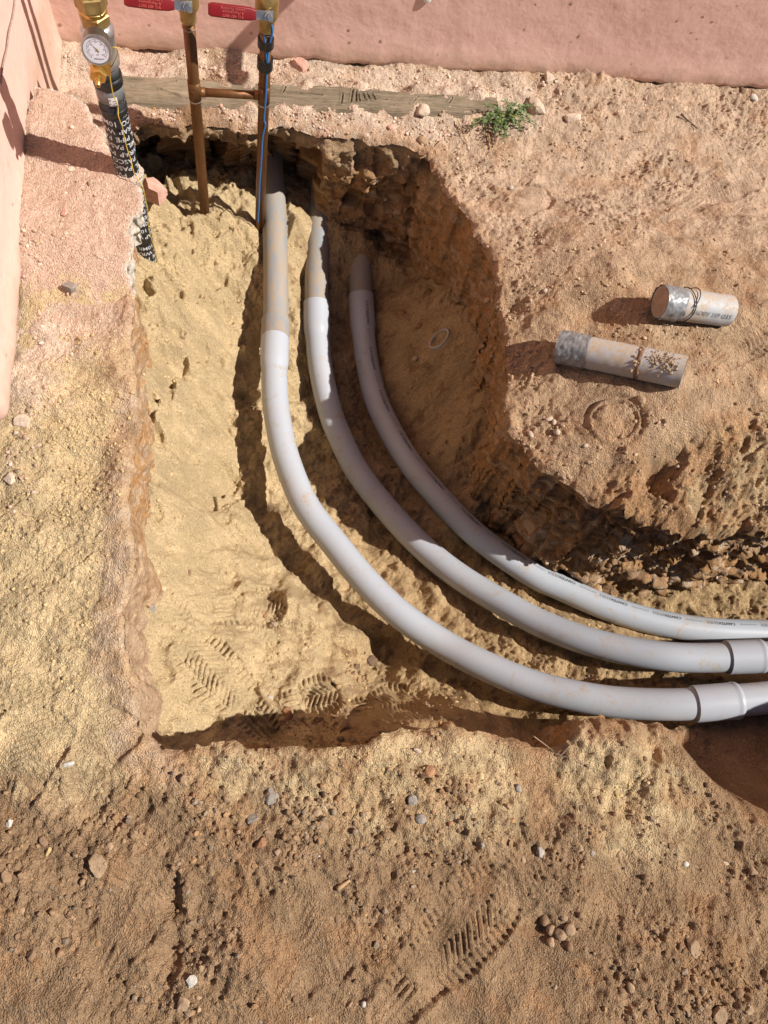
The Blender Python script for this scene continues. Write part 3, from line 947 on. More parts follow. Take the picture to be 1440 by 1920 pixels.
cxy = np.stack([FX.ravel()[q].mean(1), FY.ravel()[q].mean(1)], 1)
inner = (cxy[:, 0] > -0.52) & (cxy[:, 0] < 1.41) & (cxy[:, 1] > -0.52) & (cxy[:, 1] < 1.62)
trench_gap = (cxy[:, 0] > 1.35) & (cxy[:, 0] < 1.76) & (cxy[:, 1] > 0.02) & (cxy[:, 1] < 0.44)
q = q[~(inner | trench_gap)]
fcol = lerp(np.zeros(FX.shape + (3,)) + C_SOIL, C_BANK + np.zeros(FX.shape + (3,)), np.clip(0.4 + fbm2(FX, FY, 0.6, 4, .5, 67), 0, 1))
yard = struct(mesh_np("yard_ground", np.stack([FX.ravel(), FY.ravel(), fz.ravel()], 1), q, M_EARTH, None, fcol.reshape(-1, 3)))

# ------------------------------------------------------------------ trench floor (bedding sand)
FR = 0.0026
xs2 = np.arange(-0.30, 1.80, FR); ys2 = np.arange(-0.03, 1.58, FR)
X2, Y2 = np.meshgrid(xs2, ys2)
SD2 = sd_at(X2, Y2)


def floor_h(x, y):
    h = floor_lv(x, y)
    damp = fbm2(x, y, 0.16, 3, .5, 101)
    h = h + 0.042 * fbm2(x, y, 0.13, 3, .5, 102) + (0.016 + 0.014 * sstep(0.1, -0.05, x) * sstep(.35, .6, y)) * fbm2(x, y, 0.055, 4, .55, 103)
    hs = h + 0
    clod = sstep(-0.1, 0.25, damp)
    h = h + (0.004 + 0.004 * clod) * fbm2(x, y, 0.022, 3, .6, 104)
    h = h + (0.0024 + 0.0034 * clod) * (noise2(x / .0062, y / .0062, 105) + 0.6 * noise2(x / .0036, y / .0036, 106))
    # slumped scarps in the loose sand along the left side
    sc = fbm2(x, y, 0.17, 4, .55, 107); lft = sstep(0.02, -0.10, x) * sstep(0.45, 0.65, y)
    h = h - lft * 0.034 * sstep(0.04, 0.26, sc) + lft * 0.022 * sstep(-0.04, -0.22, sc)
    # holes and heel marks
    for px, py, z, r, d in [(333, 540, -.24, .013, .03), (300, 645, -.2, .03, .03), (315, 720, -.22, .02, .03), (285, 515, -.2, .014, .02), (388, 668, -.3, .009, .012), (395, 535, -.3, .01, .012), (415, 555, -.33, .012, .012), (410, 570, -.32, .012, .012),
                            (620, 1222, -.37, .016, .014), (500, 1200, -.33, .02, .012), (490, 1240, -.32, .02, .014), (480, 1270, -.31, .016, .012), (310, 1255, -.2, .02, .02), (440, 1265, -.3, .03, .012), (660, 1340, -.33, .02, .02), (270, 700, -.18, .015, .02), (760, 1330, -.34, .02, .02)]:
        c = U(px, py, z); h = h - d * np.exp(-((x - c[0]) ** 2 + (y - c[1]) ** 2) / r ** 2)
    for px, py, z, r, d in [(560, 1130, -.40, .05, .03), (700, 1090, -.45, .03, .02), (820, 1110, -.48, .03, .03), (960, 1210, -.42, .03, .03), (550, 420, -.38, .03, .02), (470, 640, -.42, .02, .02), (480, 720, -.43, .02, .02), (640, 1270, -.36, .03, .02), (410, 395, -.36, .02, .015), (600, 1175, -.37, .05, .03)]:
        c = U(px, py, z); h = h + d * np.exp(-((x - c[0]) ** 2 + (y - c[1]) ** 2) / r ** 2)
    for px, py, z, r, d in [(300, 560, -.2, .035, .026), (360, 520, -.26, .04, .028), (400, 480, -.33, .025, .02), (285, 610, -.18, .02, -.022), (340, 640, -.25, .04, .024), (330, 700, -.25, .02, -.026), (300, 770, -.2, .03, .022), (380, 740, -.32, .045, .026), (395, 650, -.34, .03, -.02),
                            (300, 820, -.2, .018, -.02), (350, 850, -.26, .05, .024), (420, 830, -.38, .03, .022), (410, 930, -.38, .035, -.022), (330, 960, -.25, .05, .02), (300, 1020, -.2, .02, -.016), (440, 960, -.42, .03, .022), (380, 1050, -.32, .05, -.018), (450, 1100, -.33, .04, .016),
                            (620, 1130, -.40, .03, .022), (660, 1190, -.40, .035, .026), (730, 1210, -.40, .03, -.016), (560, 1190, -.36, .03, -.02), (780, 1260, -.38, .035, .02), (850, 1290, -.36, .025, -.016)]:
        c = U(px, py, z); h = h + d * np.exp(-(((x - c[0]) ** 2 + (y - c[1]) ** 2) / r ** 2) ** 1.5)
    h = add_boots(h, hs, x, y, fb, 50)
    for px_l in (PX1, PX2, PX3):
        L_ = resample(catmull(np.array([U(*p) for p in (px_l if px_l is PX1 else px_l[3:] if px_l is PX2 else px_l[2:])]), 6), .016)
        m = (x > -.05) & (sd_at(x, y) > -.05)
        xm, ym = x[m], y[m]; best = np.full(xm.shape, 9.0); zb = np.zeros(xm.shape)
        for p in L_:
            d = (xm - p[0]) ** 2 + (ym - p[1]) ** 2; k = d < best; best[k] = d[k]; zb[k] = p[2]
        cap_ = zb - 0.012 + 0.010 * fbm2(xm, ym, .04, 2, .5, 77) + np.maximum(np.sqrt(best) - .034, 0) * 1.3
        h[m] = np.minimum(h[m], cap_)
    return h


H2 = floor_h(X2, Y2)
idx = np.arange(X2.size).reshape(X2.shape)
q = np.stack([idx[:-1, :-1], idx[:-1, 1:], idx[1:, 1:], idx[1:, :-1]], -1).reshape(-1, 4)
q = q[(SD2.ravel()[q] > -0.15).all(1)]
used = np.zeros(X2.size, bool); used[q.ravel()] = True
remap = np.cumsum(used) - 1
n_ = fbm2(X2, Y2, 0.04, 4, .6, 111)
fc = np.zeros(X2.shape + (3,)) + C_SAND * 0.98
# brown soil mixed into the sand to the right and along the near bank, the right side darkened further for its shade
mixd = np.clip(sstep(0.10, 0.34, X2 + 0.10 * n_ + 0.04) * 0.62 + sstep(0.20, 0.10, Y2 - 0.06 * n_) * sstep(0.05, 0.2, X2) * 0.7, 0, 0.8)
fc = lerp(fc, np.array([0.40, 0.255, 0.125]) + 0 * fc, mixd)
fc = lerp(fc, np.array([0.27, 0.165, 0.085]) + 0 * fc, sstep(0.17, 0.30, n_ * 0.8) * sstep(-0.1, 0.15, X2) * 0.7)
fc *= (1 + 0.22 * fbm2(X2, Y2, 0.06, 4, .6, 112))[..., None]
trench_floor = struct(mesh_np("trench_floor", np.stack([X2.ravel(), Y2.ravel(), H2.ravel()], 1)[used], remap[q], M_EARTH, None, np.clip(fc, .02, .75).reshape(-1, 3)[used]))


def floor_at(x, y):
    return grid_at(H2, xs2[0], ys2[0], FR, np.asarray(x, float), np.asarray(y, float))


# ------------------------------------------------------------------ trench walls (cut clay)
sel = np.where(rim[:, 0] < 1.75)[0]
R2 = rim[sel[0]:sel[-1] + 1]; N2 = rn[sel[0]:sel[-1] + 1]
nS = len(R2); nT = 150
cR = np.linalg.norm
# lean (how far the foot stands inside the lip) along the rim
lean_pts = [(1440, 1000, .03), (1240, 990, .02), (1110, 935, -.02), (1060, 905, -.04), (1000, 860, -.05), (950, 790, -.03), (950, 600, -.02), (880, 410, -.01), (800, 278, .0), (640, 256, .0), (450, 238, -.025), (340, 232, -.035), (262, 222, -.03), (250, 420, .01),
            (256, 760, .012), (258, 1075, .02), (243, 1230, .02), (280, 1388, .015), (430, 1397, -.01), (700, 1378, -.01), (955, 1385, -.02), (1110, 1352, -.01), (1440, 1322, 0)]
lp = np.array([UG(a, b)[:2] for a, b, _ in lean_pts]); lv = np.array([c for *_, c in lean_pts])
ki = np.array([np.argmin(np.linalg.norm(R2 - p, axis=1)) for p in lp])
o_ = np.argsort(ki); lean = np.interp(np.arange(nS), ki[o_], lv[o_])
top = ground_at(R2[:, 0], R2[:, 1]); top = np.where(R2[:, 0] > 1.42, base_z(np.minimum(R2[:, 0], 1.42), R2[:, 1]) - 0.01, top)
foot = floor_lv(R2[:, 0], R2[:, 1]) - 0.10
tt = np.linspace(0, 1, nT)[:, None]
Zw = (top - 0.004)[None] * (1 - tt) + foot[None] * tt
depth = (top[None] - Zw)
off = lean[None] * np.clip(depth / 0.35, 0, 1.3)
ax_ = np.arange(nS) * 0.004
A = np.broadcast_to(ax_[None], Zw.shape)
bx_ = np.broadcast_to(R2[None, :, 0], Zw.shape); by_ = np.broadcast_to(R2[None, :, 1], Zw.shape)
far_side = sstep(1.18, 1.30, by_)                     # crumbly face below the timber
nearR = sstep(0.45, 0.65, bx_) * sstep(0.25, 0.35, by_)
d1 = fbm3(bx_, by_, Zw, 0.085, 3, .5, 121); d2_ = fbm3(bx_, by_, Zw, 0.026, 3, .6, 122)
d3 = noise3(bx_ / .0075, by_ / .0075, Zw / .0075, 123)
strata = fbm3(bx_ * 0.30, by_ * 0.30, Zw * 1.3, 0.03, 4, .6, 124)     # lying beds
smooth_left = sstep(-0.08, -0.16, bx_) * (1 - far_side)
digs = fbm2(A * 2.2, Zw * 0.5, 0.10, 4, .55, 125)                        # down-strokes of the spade
amp = 0.50 + 0.55 * far_side + 0.35 * nearR - 0.20 * smooth_left
rdg = 0.5 - np.abs(fbm3(bx_, by_, Zw, 0.07, 5, .58, 127)) * 1.6
disp = amp * (0.042 * d1 + (0.014 - 0.006 * far_side) * d2_ + 0.0065 * d3) * (1 - 0.3 * far_side) + 0.012 * rdg * far_side + 0.030 * strata * (nearR + 0.12) - 0.030 * nearR * np.sin(np.pi * np.clip(depth / .36, 0, 1)) - 0.03 * far_side * sstep(.10, .20, depth) * sstep(.30, .12, bx_) + 0.014 * digs * (1 - far_side) * (1 - 0.6 * smooth_left)
# undercut hollows in the far face
holes = sstep(0.10, 0.28, fbm3(bx_, by_, Zw, 0.12, 3, .55, 126)) * far_side
disp = disp - 0.035 * holes
fade = sstep(0.0, 0.045, depth)
off = off - 0.10 * far_side * sstep(0.21, 0.14, bx_ + 0.03 * d1) * sstep(0.035, 0.085, depth + 0.05 * d1)
off = off + disp * fade - 0.012 * (1 - sstep(0, 0.010, depth)) - 0.004
PX = R2[None, :, 0] + N2[None, :, 0] * off; PY = R2[None, :, 1] + N2[None, :, 1] * off
# colours of the beds
b1 = fbm3(bx_, by_, Zw * 2.5, 0.05, 4, .6, 131); b2 = fbm3(bx_, by_, Zw, 0.02, 3, .6, 132)
wc = np.zeros(Zw.shape + (3,)) + np.array([0.36, 0.205, 0.10])
wc = lerp(wc, np.array([0.42, 0.215, 0.085]) + 0 * wc, sstep(0.05, 0.25, b1) * 0.65)
wc = lerp(wc, np.array([0.44, 0.31, 0.20]) + 0 * wc, sstep(0.05, 0.3, -b1) * 0.7)
wc = lerp(wc, np.array([0.50, 0.43, 0.33]) + 0 * wc, sstep(0.16, 0.26, b2) * 0.55 * (nearR + 0.3 * far_side))
wc = lerp(wc, np.array([0.17, 0.105, 0.06]) + 0 * wc, sstep(0.10, 0.30, -b2) * 0.6 * (far_side + nearR))
wc = lerp(wc, np.array([0.40, 0.28, 0.17]) + 0 * wc, far_side * sstep(0.14, 0.02, depth) * 0.8)
wc = lerp(wc, np.array([0.50, 0.35, 0.225]) + 0 * wc, smooth_left * np.clip(.55 + .45 * sstep(0.4, 0.2, by_) + 1.3 * b2, 0, .9))
wc = lerp(wc, np.array([0.47, 0.25, 0.10]) + 0 * wc, smooth_left * sstep(.38, .5, by_) * sstep(-.1, .15, b1) * .8)
wc *= (0.86 * (1 + 0.4 * b2))[..., None]
idx = np.arange(nS * nT).reshape(nT, nS)
q = np.stack([idx[:-1, :-1], idx[:-1, 1:], idx[1:, 1:], idx[1:, :-1]], -1).reshape(-1, 4)
trench_wall = struct(mesh_np("trench_wall", np.stack([PX.ravel(), PY.ravel(), Zw.ravel()], 1), q, M_CLAY, None, np.clip(wc, .02, .7).reshape(-1, 3)))

# ------------------------------------------------------------------ pink walls
def plaster_wall(name, u0, u1, z0, z1, face, thick, along, label, ragged=True, endlip=0.0):
    """upright plastered wall; face = fixed coordinate of the visible side, along = 'x' or 'y'"""
    us = np.concatenate([np.arange(u0, min(u1, u0 + 2.2), 0.008), np.arange(u0 + 2.2, u1, 0.2), [u1]]) if u1 - u0 > 2.2 else np.arange(u0, u1 + 1e-6, 0.006)
    zs = np.concatenate([np.arange(0, 0.5, 0.008), np.arange(0.5, z1 - z0, 0.1), [z1 - z0]])
    UU, ZZ = np.meshgrid(us, zs)
    low = z0 if not ragged else z0 + 0.010 * fbm2(us, us * 0, 0.10, 4, .6, 141) + 0.004 * fbm2(us, us * 0, 0.02, 3, .6, 142)
    Zv = low + ZZ * (z1 - low) / (z1 - z0)
    dv = 0.006 * fbm2(UU, ZZ, 0.35, 4, .5, 143) + 0.0010 * fbm2(UU, ZZ, 0.05, 3, .6, 144)
    # the plaster belly swells a little towards its lower edge, then tucks under
    dv = dv + 0.003 * np.exp(-((ZZ - 0.03) / 0.03) ** 2) - 0.006 * sstep(0.008, 0.0, ZZ)
    return UU, ZZ, Zv, dv


UU, ZZ, Zv, dv = plaster_wall("w", -0.60, 5.0, 0, 2.6, BACK_Y, .25, 'x', '')
gbase = base_z(UU[0], np.full(UU.shape[1], 1.5))
Zv = Zv + (-0.135 - 0.006)
vb = np.stack([UU.ravel(), (BACK_Y - dv).ravel(), Zv.ravel()], 1)
idx = np.arange(UU.size).reshape(UU.shape)
q = np.stack([idx[:-1, :-1], idx[:-1, 1:], idx[1:, 1:], idx[1:, :-1]], -1).reshape(-1, 4)
bw = empty("back_wall", (2.2, BACK_Y + 0.1, -0.13)); tag(bw, "long pink plastered wall across the top of the picture", "wall")
o = mesh_np("plaster_face", vb, q, M_STUCCO); put_under(o, bw)
o = pd("wall_core", [(-0.6, BACK_Y + .02, -.5), (5, BACK_Y + .02, -.5), (5, BACK_Y + .25, -.5), (-.6, BACK_Y + .25, -.5), (-.6, BACK_Y + .02, 2.46), (5, BACK_Y + .02, 2.46), (5, BACK_Y + .25, 2.46), (-.6, BACK_Y + .25, 2.46)],
       [(0, 1, 2, 3), (4, 5, 6, 7), (0, 1, 5, 4), (1, 2, 6, 5), (2, 3, 7, 6), (3, 0, 4, 7)], simple("bare_block", (0.30, 0.25, 0.21), .95, 0, .2, 12, .3)); put_under(o, bw)
END_Y = U(20, 790, 0.0)[1]
us = np.arange(END_Y, BACK_Y + 0.02, 0.006)
zs = np.concatenate([np.arange(0, 0.6, 0.008), np.arange(0.6, 2.6, 0.1), [2.6]])
# section of the side wall in plan: along its face, round the corner, then back along its end
plan = []
r_ = 0.018
for y in us[::-1]:
    if y > END_Y + r_: plan.append((LEFT_X, y, 1.0, 0.0))
for a in np.linspace(0, math.pi / 2, 8): plan.append((LEFT_X - r_ + r_ * math.cos(a), END_Y + r_ - r_ * math.sin(a), math.cos(a), -math.sin(a)))
for x in np.arange(LEFT_X - r_, LEFT_X - 0.35, -0.008): plan.append((x, END_Y, 0.0, -1.0))
plan = np.array(plan)
S_ = np.arange(len(plan)) * 0.006
SS, ZZ = np.meshgrid(S_, zs)
dv = 0.004 * fbm2(SS, ZZ, 0.3, 4, .5, 151) + 0.001 * fbm2(SS, ZZ, 0.04, 3, .6, 152) + 0.006 * np.exp(-((ZZ - .03) / .03) ** 2) - 0.012 * sstep(0.012, 0, ZZ)
low = 0.006 + 0.010 * fbm2(S_, S_ * 0, .1, 4, .6, 153) - 0.17 * sstep(1.10, 1.25, plan[:, 1])
Zv = low[None] + ZZ * (2.6 - low[None]) / 2.6 - 0.01
vs = np.stack([(plan[None, :, 0] + plan[None, :, 2] * dv).ravel(), (plan[None, :, 1] + plan[None, :, 3] * dv).ravel(), Zv.ravel()], 1)
idx = np.arange(SS.size).reshape(SS.shape)
q = np.stack([idx[:-1, :-1], idx[:-1, 1:], idx[1:, 1:], idx[1:, :-1]], -1).reshape(-1, 4)
lw = empty("side_wall", (LEFT_X - 0.1, 1.1, 0)); tag(lw, "sunlit pink plastered wall along the left edge ending in a rounded corner", "wall")
o = mesh_np("plaster_face", vs, q[:, ::-1], M_STUCCO_SIDE); put_under(o, lw)
xa, xb = LEFT_X - .35, LEFT_X - .022; ya, yb = END_Y + .022, BACK_Y + .015
o = pd("wall_core", [(xa, ya, -.3), (xb, ya, -.3), (xb, yb, -.3), (xa, yb, -.3), (xa, ya, 2.55), (xb, ya, 2.55), (xb, yb, 2.55), (xa, yb, 2.55)],
       [(0, 1, 2, 3), (4, 5, 6, 7), (0, 1, 5, 4), (1, 2, 6, 5), (2, 3, 7, 6), (3, 0, 4, 7)], bpy.data.materials["bare_block"]); put_under(o, lw)
# hairline crack with pale filler down the side wall
cp = []
for px, py in [(29, -4), (24, 30), (17, 60), (13, 90), (5, 125), (1, 160)]:
    d = CR @ np.array([(px - 720) / FPX, (960 - py) / FPX, -1.0]); t = (LEFT_X + 0.0035) / d[0]
    cp.append(np.array([0, 0, CAM_H]) + t * d)
cpath = resample(catmull(cp, 8), 0.006); cpath[:, 1] += 0.003 * fbm2(cpath[:, 2], cpath[:, 2] * 0, .02, 3, .6, 155)
o = tube("plaster_crack", cpath, 0.0016, simple("crack_filler", (0.36, 0.27, 0.23), .9, 0, .2, 90, .2), lw, seg=6)

# ------------------------------------------------------------------ unseen heap out to the right, added to shade the near bank
tc = np.linspace(0, 2 * np.pi, 90); rr = np.linspace(0, 1, 40)
TC, RR = np.meshgrid(tc, rr)
hx = 1.34 + RR * 0.46 * np.cos(TC) * (1 + 0.15 * fbm2(np.cos(TC), np.sin(TC), .8, 3, .5, 161)); hy = -0.22 + RR * 0.36 * np.sin(TC) * (1 + 0.15 * fbm2(np.cos(TC) + 4, np.sin(TC), .8, 3, .5, 162))
hz = 0.48 * (1 - RR ** 1.6) + 0.06 * fbm2(hx, hy, .12, 4, .55, 163) * (1 - RR ** 4) - 0.08 * RR ** 8 - 0.03
idx = np.arange(TC.size).reshape(TC.shape)
q = np.stack([idx[:-1, :-1], idx[:-1, 1:], idx[1:, 1:], idx[1:, :-1]], -1).reshape(-1, 4)
heap = mesh_np("shade_heap", np.stack([hx.ravel(), hy.ravel(), hz.ravel()], 1), q, M_EARTH, None, np.tile(C_SOIL, (TC.size, 1)))
tag(heap, "unseen heap of brown soil added past the right edge to shade the near bank", "added heap")


# ------------------------------------------------------------------ broken concrete slab by the riser
gxs = np.arange(slab_xy[:, 0].min() - .01, slab_xy[:, 0].max() + .012, .003); gys = np.arange(slab_xy[:, 1].min() - .01, slab_xy[:, 1].max() + .012, .003)
SX, SY = np.meshgrid(gxs, gys)
sls = poly_sd(slab_xy[::2], SX, SY)
e_ = .004
gxd = (np.roll(sls, -1, 1) - np.roll(sls, 1, 1)) / .006; gyd = (np.roll(sls, -1, 0) - np.roll(sls, 1, 0)) / .006
gl = np.maximum(np.hypot(gxd, gyd), 1e-3)
out_ = (sls < 0) & (sls > -.012)
SXs = np.where(out_, SX - gxd / gl * sls, SX); SYs = np.where(out_, SY - gyd / gl * sls, SY)
fall = sstep(0.98, 0.78, SY)                                   # its near end dips under the sand
SZ = SLAB_Z + 0.010 * fbm2(SX, SY, .10, 4, .55, 173) + 0.003 * fbm2(SX, SY, .012, 3, .6, 174) - 0.05 * fall + 0.0022 * noise2(SX / .005, SY / .005, 175) - 0.005 * sstep(.012, 0, sls)
idx = np.arange(SX.size).reshape(SX.shape)
q = np.stack([idx[:-1, :-1], idx[:-1, 1:], idx[1:, 1:], idx[1:, :-1]], -1).reshape(-1, 4)
q = q[(sls.ravel()[q] > -.0045).all(1)]
used = np.zeros(SX.size, bool); used[q.ravel()] = True; remap = np.cumsum(used) - 1
scol = lerp(np.zeros(SX.shape + (3,)) + np.array([0.56, 0.385, 0.285]), np.array([0.60, 0.42, 0.32]) + np.zeros(SX.shape + (3,)), np.clip(.5 + 1.2 * fbm2(SX, SY, .06, 4, .6, 176), 0, 1))
scol = lerp(scol, np.array([0.66, 0.60, 0.50]) + 0 * scol, sstep(.008, 0.0, sls) * 0.8)
scol = lerp(scol, C_SAND + 0 * scol, sstep(0.0, 0.35, fall - 0.45 + 0.5 * fbm2(SX, SY, .03, 3, .6, 177)))
slab = empty("concrete_slab", (-0.3, 1.0, -0.05)); tag(slab, "broken pinkish concrete slab with a pale jagged edge beside the wrapped pipe", "slab")
o = mesh_np("slab_top", np.stack([SXs.ravel(), SYs.ravel(), SZ.ravel()], 1)[used], remap[q], M_EARTH, None, scol.reshape(-1, 3)[used]); put_under(o, slab)
nT2 = 26; ring = slab_xy[:-1]
tn = np.gradient(ring, axis=0); tn /= np.linalg.norm(tn, axis=1)[:, None]
nin = np.stack([-tn[:, 1], tn[:, 0]], 1)
if poly_sd(slab_xy, *(ring[40:41] + nin[40:41] * .006).T)[0] < 0: nin = -nin
ztop = grid_at(SZ, gxs[0], gys[0], .003, ring[:, 0], ring[:, 1])
tt = np.linspace(0, 1, nT2)[:, None]
zz = ztop[None] - 0.001 - tt * 0.085
rx = np.broadcast_to(ring[None, :, 0], zz.shape); ry = np.broadcast_to(ring[None, :, 1], zz.shape)
inn = 0.008 * (1 - sstep(0, .08, tt)) + 0.006 * tt + (0.016 * fbm3(rx, ry, zz, .03, 3, .6, 178) + 0.01) * sstep(0, .2, tt) - 0.002
ex = rx + nin[None, :, 0] * inn; ey = ry + nin[None, :, 1] * inn
m_ = ring.shape[0]; idx = np.arange(zz.size).reshape(zz.shape); j = np.arange(m_); j2 = (j + 1) % m_
q = np.concatenate([np.stack([idx[i, j], idx[i, j2], idx[i + 1, j2], idx[i + 1, j]], -1) for i in range(nT2 - 1)])
ec = lerp(np.zeros(zz.shape + (3,)) + np.array([0.62, 0.56, 0.47]), np.array([0.45, 0.37, 0.29]) + np.zeros(zz.shape + (3,)), np.clip(.4 + 1.5 * fbm3(rx, ry, zz, .02, 3, .6, 179), 0, 1))
o = mesh_np("broken_edge", np.stack([ex.ravel(), ey.ravel(), zz.ravel()], 1), q, M_STONE, None, ec.reshape(-1, 3)); put_under(o, slab)

# ------------------------------------------------------------------ grey timber along the back wall
ta = (U(208, 163, -.122) + 0); tb = (U(935, 199, -.122) + 0)
tdir = (tb - ta); TL = np.linalg.norm(tdir); tdir /= TL; tsid = np.array([-tdir[1], tdir[0], 0])
uu = np.linspace(0, TL, 520); vv = np.linspace(-0.5, 0.5, 72)
UU, VV = np.meshgrid(uu, vv)
wid = 0.082 + 0.006 * fbm2(uu, uu * 0, .12, 3, .5, 181) - 0.016 * sstep(0.45, 0.72, uu)
hh = 0.003 * fbm2(UU, VV * .08 * 9, .10, 4, .6, 182) + 0.0022 * fbm2(UU * .12, VV * .09, .006, 3, .6, 183) + 0.012 * fbm2(UU, VV * .09, .2, 2, .5, 184)
hh = hh - 0.006 * sstep(.40, .5, np.abs(VV)) ** 2 - 0.004 * VV
crk = np.abs(VV * .09 - 0.012 * fbm2(UU, UU * 0, .25, 3, .5, 185) - 0.004); hh = hh - 0.004 * np.exp(-(crk / .0014) ** 2) * np.clip(.3 + 2 * fbm2(UU, UU * 0, .1, 2, .5, 186), 0, 1)
crk = np.abs(VV * .09 + 0.02 - 0.010 * fbm2(UU + 5, UU * 0, .2, 3, .5, 187)); hh = hh - 0.003 * np.exp(-(crk / .0012) ** 2) * np.clip(.3 + 2 * fbm2(UU + 3, UU * 0, .1, 2, .5, 188), 0, 1)
def cut_mark(x0, y0, x1, y1, w=.0016, d=.005):
    """saw or chisel nick between two photo positions"""
    global hh
    a = U(x0, y0, -.118) - ta; b = U(x1, y1, -.118) - ta
    pa = np.array([a @ tdir, a @ tsid]); pb = np.array([b @ tdir, b @ tsid])
    e = pb - pa; p = np.stack([UU - pa[0], VV * .088 - pa[1]], -1)
    t = np.clip((p @ e) / (e @ e), 0, 1); dist = np.linalg.norm(p - t[..., None] * e, axis=-1)
    hh = hh - d * np.exp(-(dist / w) ** 2) + 0.4 * d * np.exp(-((dist - 2 * w) / w) ** 2)
for m in [(530, 170, 540, 145), (640, 195, 643, 172), (658, 192, 662, 160), (668, 190, 668, 165), (675, 190, 672, 172), (688, 188, 680, 172), (696, 186, 688, 172), (705, 184, 697, 170), (640, 172, 710, 168), (636, 195, 725, 182),
          (772, 193, 785, 172), (750, 180, 830, 172), (445, 140, 480, 165), (380, 160, 430, 175), (300, 165, 350, 185), (700, 205, 740, 198), (842, 190, 848, 175), (560, 170, 605, 175), (250, 160, 330, 150)]: cut_mark(*m)
tp = ta[None, None] + UU[..., None] * tdir + (VV * wid[None])[..., None] * tsid
tp[..., 2] = -.122 + hh + 0.004 * sstep(.1, 0, UU)
idx = np.arange(UU.size).reshape(UU.shape)
q = np.stack([idx[:-1, :-1], idx[:-1, 1:], idx[1:, 1:], idx[1:, :-1]], -1).reshape(-1, 4)
loop = np.concatenate([idx[0, :], idx[1:, -1], idx[-1, -2::-1], idx[-2:0:-1, 0]])
tv = tp.reshape(-1, 3); low = tv[loop].copy(); low[:, 2] = -0.19
k_ = len(loop); base_i = len(tv); j = np.arange(k_); j2 = (j + 1) % k_
q = np.concatenate([q, np.stack([loop[j], base_i + j, base_i + j2, loop[j2]], -1)])
timber = mesh_np("timber_board", np.vstack([tv, low]), q, M_WOOD)
tag(timber, "weathered grey timber lying in gravel along the foot of the back wall", "timber")


def pj(P):
    c = (np.asarray(P) - np.array([0, 0, CAM_H])) @ CR
    return np.stack([720 + FPX * c[..., 0] / -c[..., 2], 960 - FPX * c[..., 1] / -c[..., 2]], -1)


# ------------------------------------------------------------------ the three curved conduits
R_P = 0.03015


def span(P, a, b, axis):
    """indices of the path points between two photo rows (axis 1) or columns (axis 0)"""
    g = pj(P)[:, axis]; k = np.where((g >= a) & (g <= b))[0]
    return P[k[0]:k[-1] + 1]


def conduit(label, pts, y_sleeve, y_bell, old_cpl=None, end_cpl=None, back=0.22):
    P3 = np.array([U(*p) for p in pts])
    last = P3[-1] + (P3[-1] - P3[-2]) / np.linalg.norm(P3[-1] - P3[-2]) * 0.5
    first = P3[0] + (P3[0] - P3[1]) / np.linalg.norm(P3[0] - P3[1]) * back
    P = resample(catmull(np.vstack([first, P3, last]), 10), 0.006); P = smooth_path(P, 14)
    root = empty("conduit", P[len(P) // 2] - np.array([0, 0, R_P])); tag(root, label, "conduit", "curved grey conduits in the trench")
    g = pj(P)
    up = np.where((g[:, 1] < y_bell) & (np.arange(len(P)) < len(P) * .55))[0]
    k = up[-1]
    ks = np.where((g[:, 1] < y_sleeve) & (np.arange(len(P)) < len(P) * .55))[0][-1]
    tube("old_sleeve", P[:ks + 4], R_P, M_PVC_OLD, root, 40)
    tube("bend", P[ks + 1:], R_P, M_PVC, root, 48)
    bell = P[ks:k + 3]; L = len(bell); w = np.linspace(0, 1, L)
    rf = np.where(w < .72, 0.0334, 0.0334 - (0.0334 - R_P - .0002) * sstep(.72, 1.0, w))
    V, F = ring_sleeve(bell, .0334, R_P - .001)
    V1, F1 = tube_np(bell, .0334, 44, rfun=rf); V2, F2 = tube_np(bell, R_P - .0012, 44)
    nn = len(V1); faces = [tuple(map(int, f)) for f in F1] + [tuple(int(q_) + nn for q_ in f[::-1]) for f in F2]
    for b0 in (0, nn - 44):
        for kk in range(44): faces.append((b0 + kk, b0 + (kk + 1) % 44, nn + b0 + (kk + 1) % 44, nn + b0 + kk))
    o = pd("belled_socket", np.vstack([V1, V2]), faces, M_PVC_CPL, None, smooth=True); o.data.set_sharp_from_angle(angle=math.radians(40)); put_under(o, root)
    if old_cpl:
        kk = np.where((g[:, 1] >= old_cpl[0]) & (g[:, 1] <= old_cpl[1]) & (np.arange(len(P)) < len(P) * .5))[0]
        V, faces = ring_sleeve(P[kk[0]:kk[-1] + 1], .0338, R_P - .001, 44)
        o = pd("old_coupling", V, faces, M_PVC_OLD, None, smooth=True); o.data.set_sharp_from_angle(angle=math.radians(40)); put_under(o, root)
    if end_cpl:
        kk = np.where((g[:, 0] >= end_cpl[0]) & (g[:, 0] <= end_cpl[1]) & (np.arange(len(P)) > len(P) * .5))[0]
        Q = P[kk[0]:kk[-1] + 1]; Q = resample(Q, .003)
        rf = np.full(len(Q), .0345); rf[-4:] = [.0352, .0356, .0352, .0335]
        V1, F1 = tube_np(Q, .0345, 48, rfun=rf); V2, F2 = tube_np(Q, R_P - .001, 48); nn = len(V1)
        faces = [tuple(map(int, f)) for f in F1] + [tuple(int(q_) + nn for q_ in f[::-1]) for f in F2]
        for b0 in (0, nn - 48):
            for k3 in range(48): faces.append((b0 + k3, b0 + (k3 + 1) % 48, nn + b0 + (k3 + 1) % 48, nn + b0 + k3))
        o = pd("end_coupling", np.vstack([V1, V2]), faces, M_PVC_CPL, None, smooth=True); o.data.set_sharp_from_angle(angle=math.radians(40)); put_under(o, root)
    return root, P


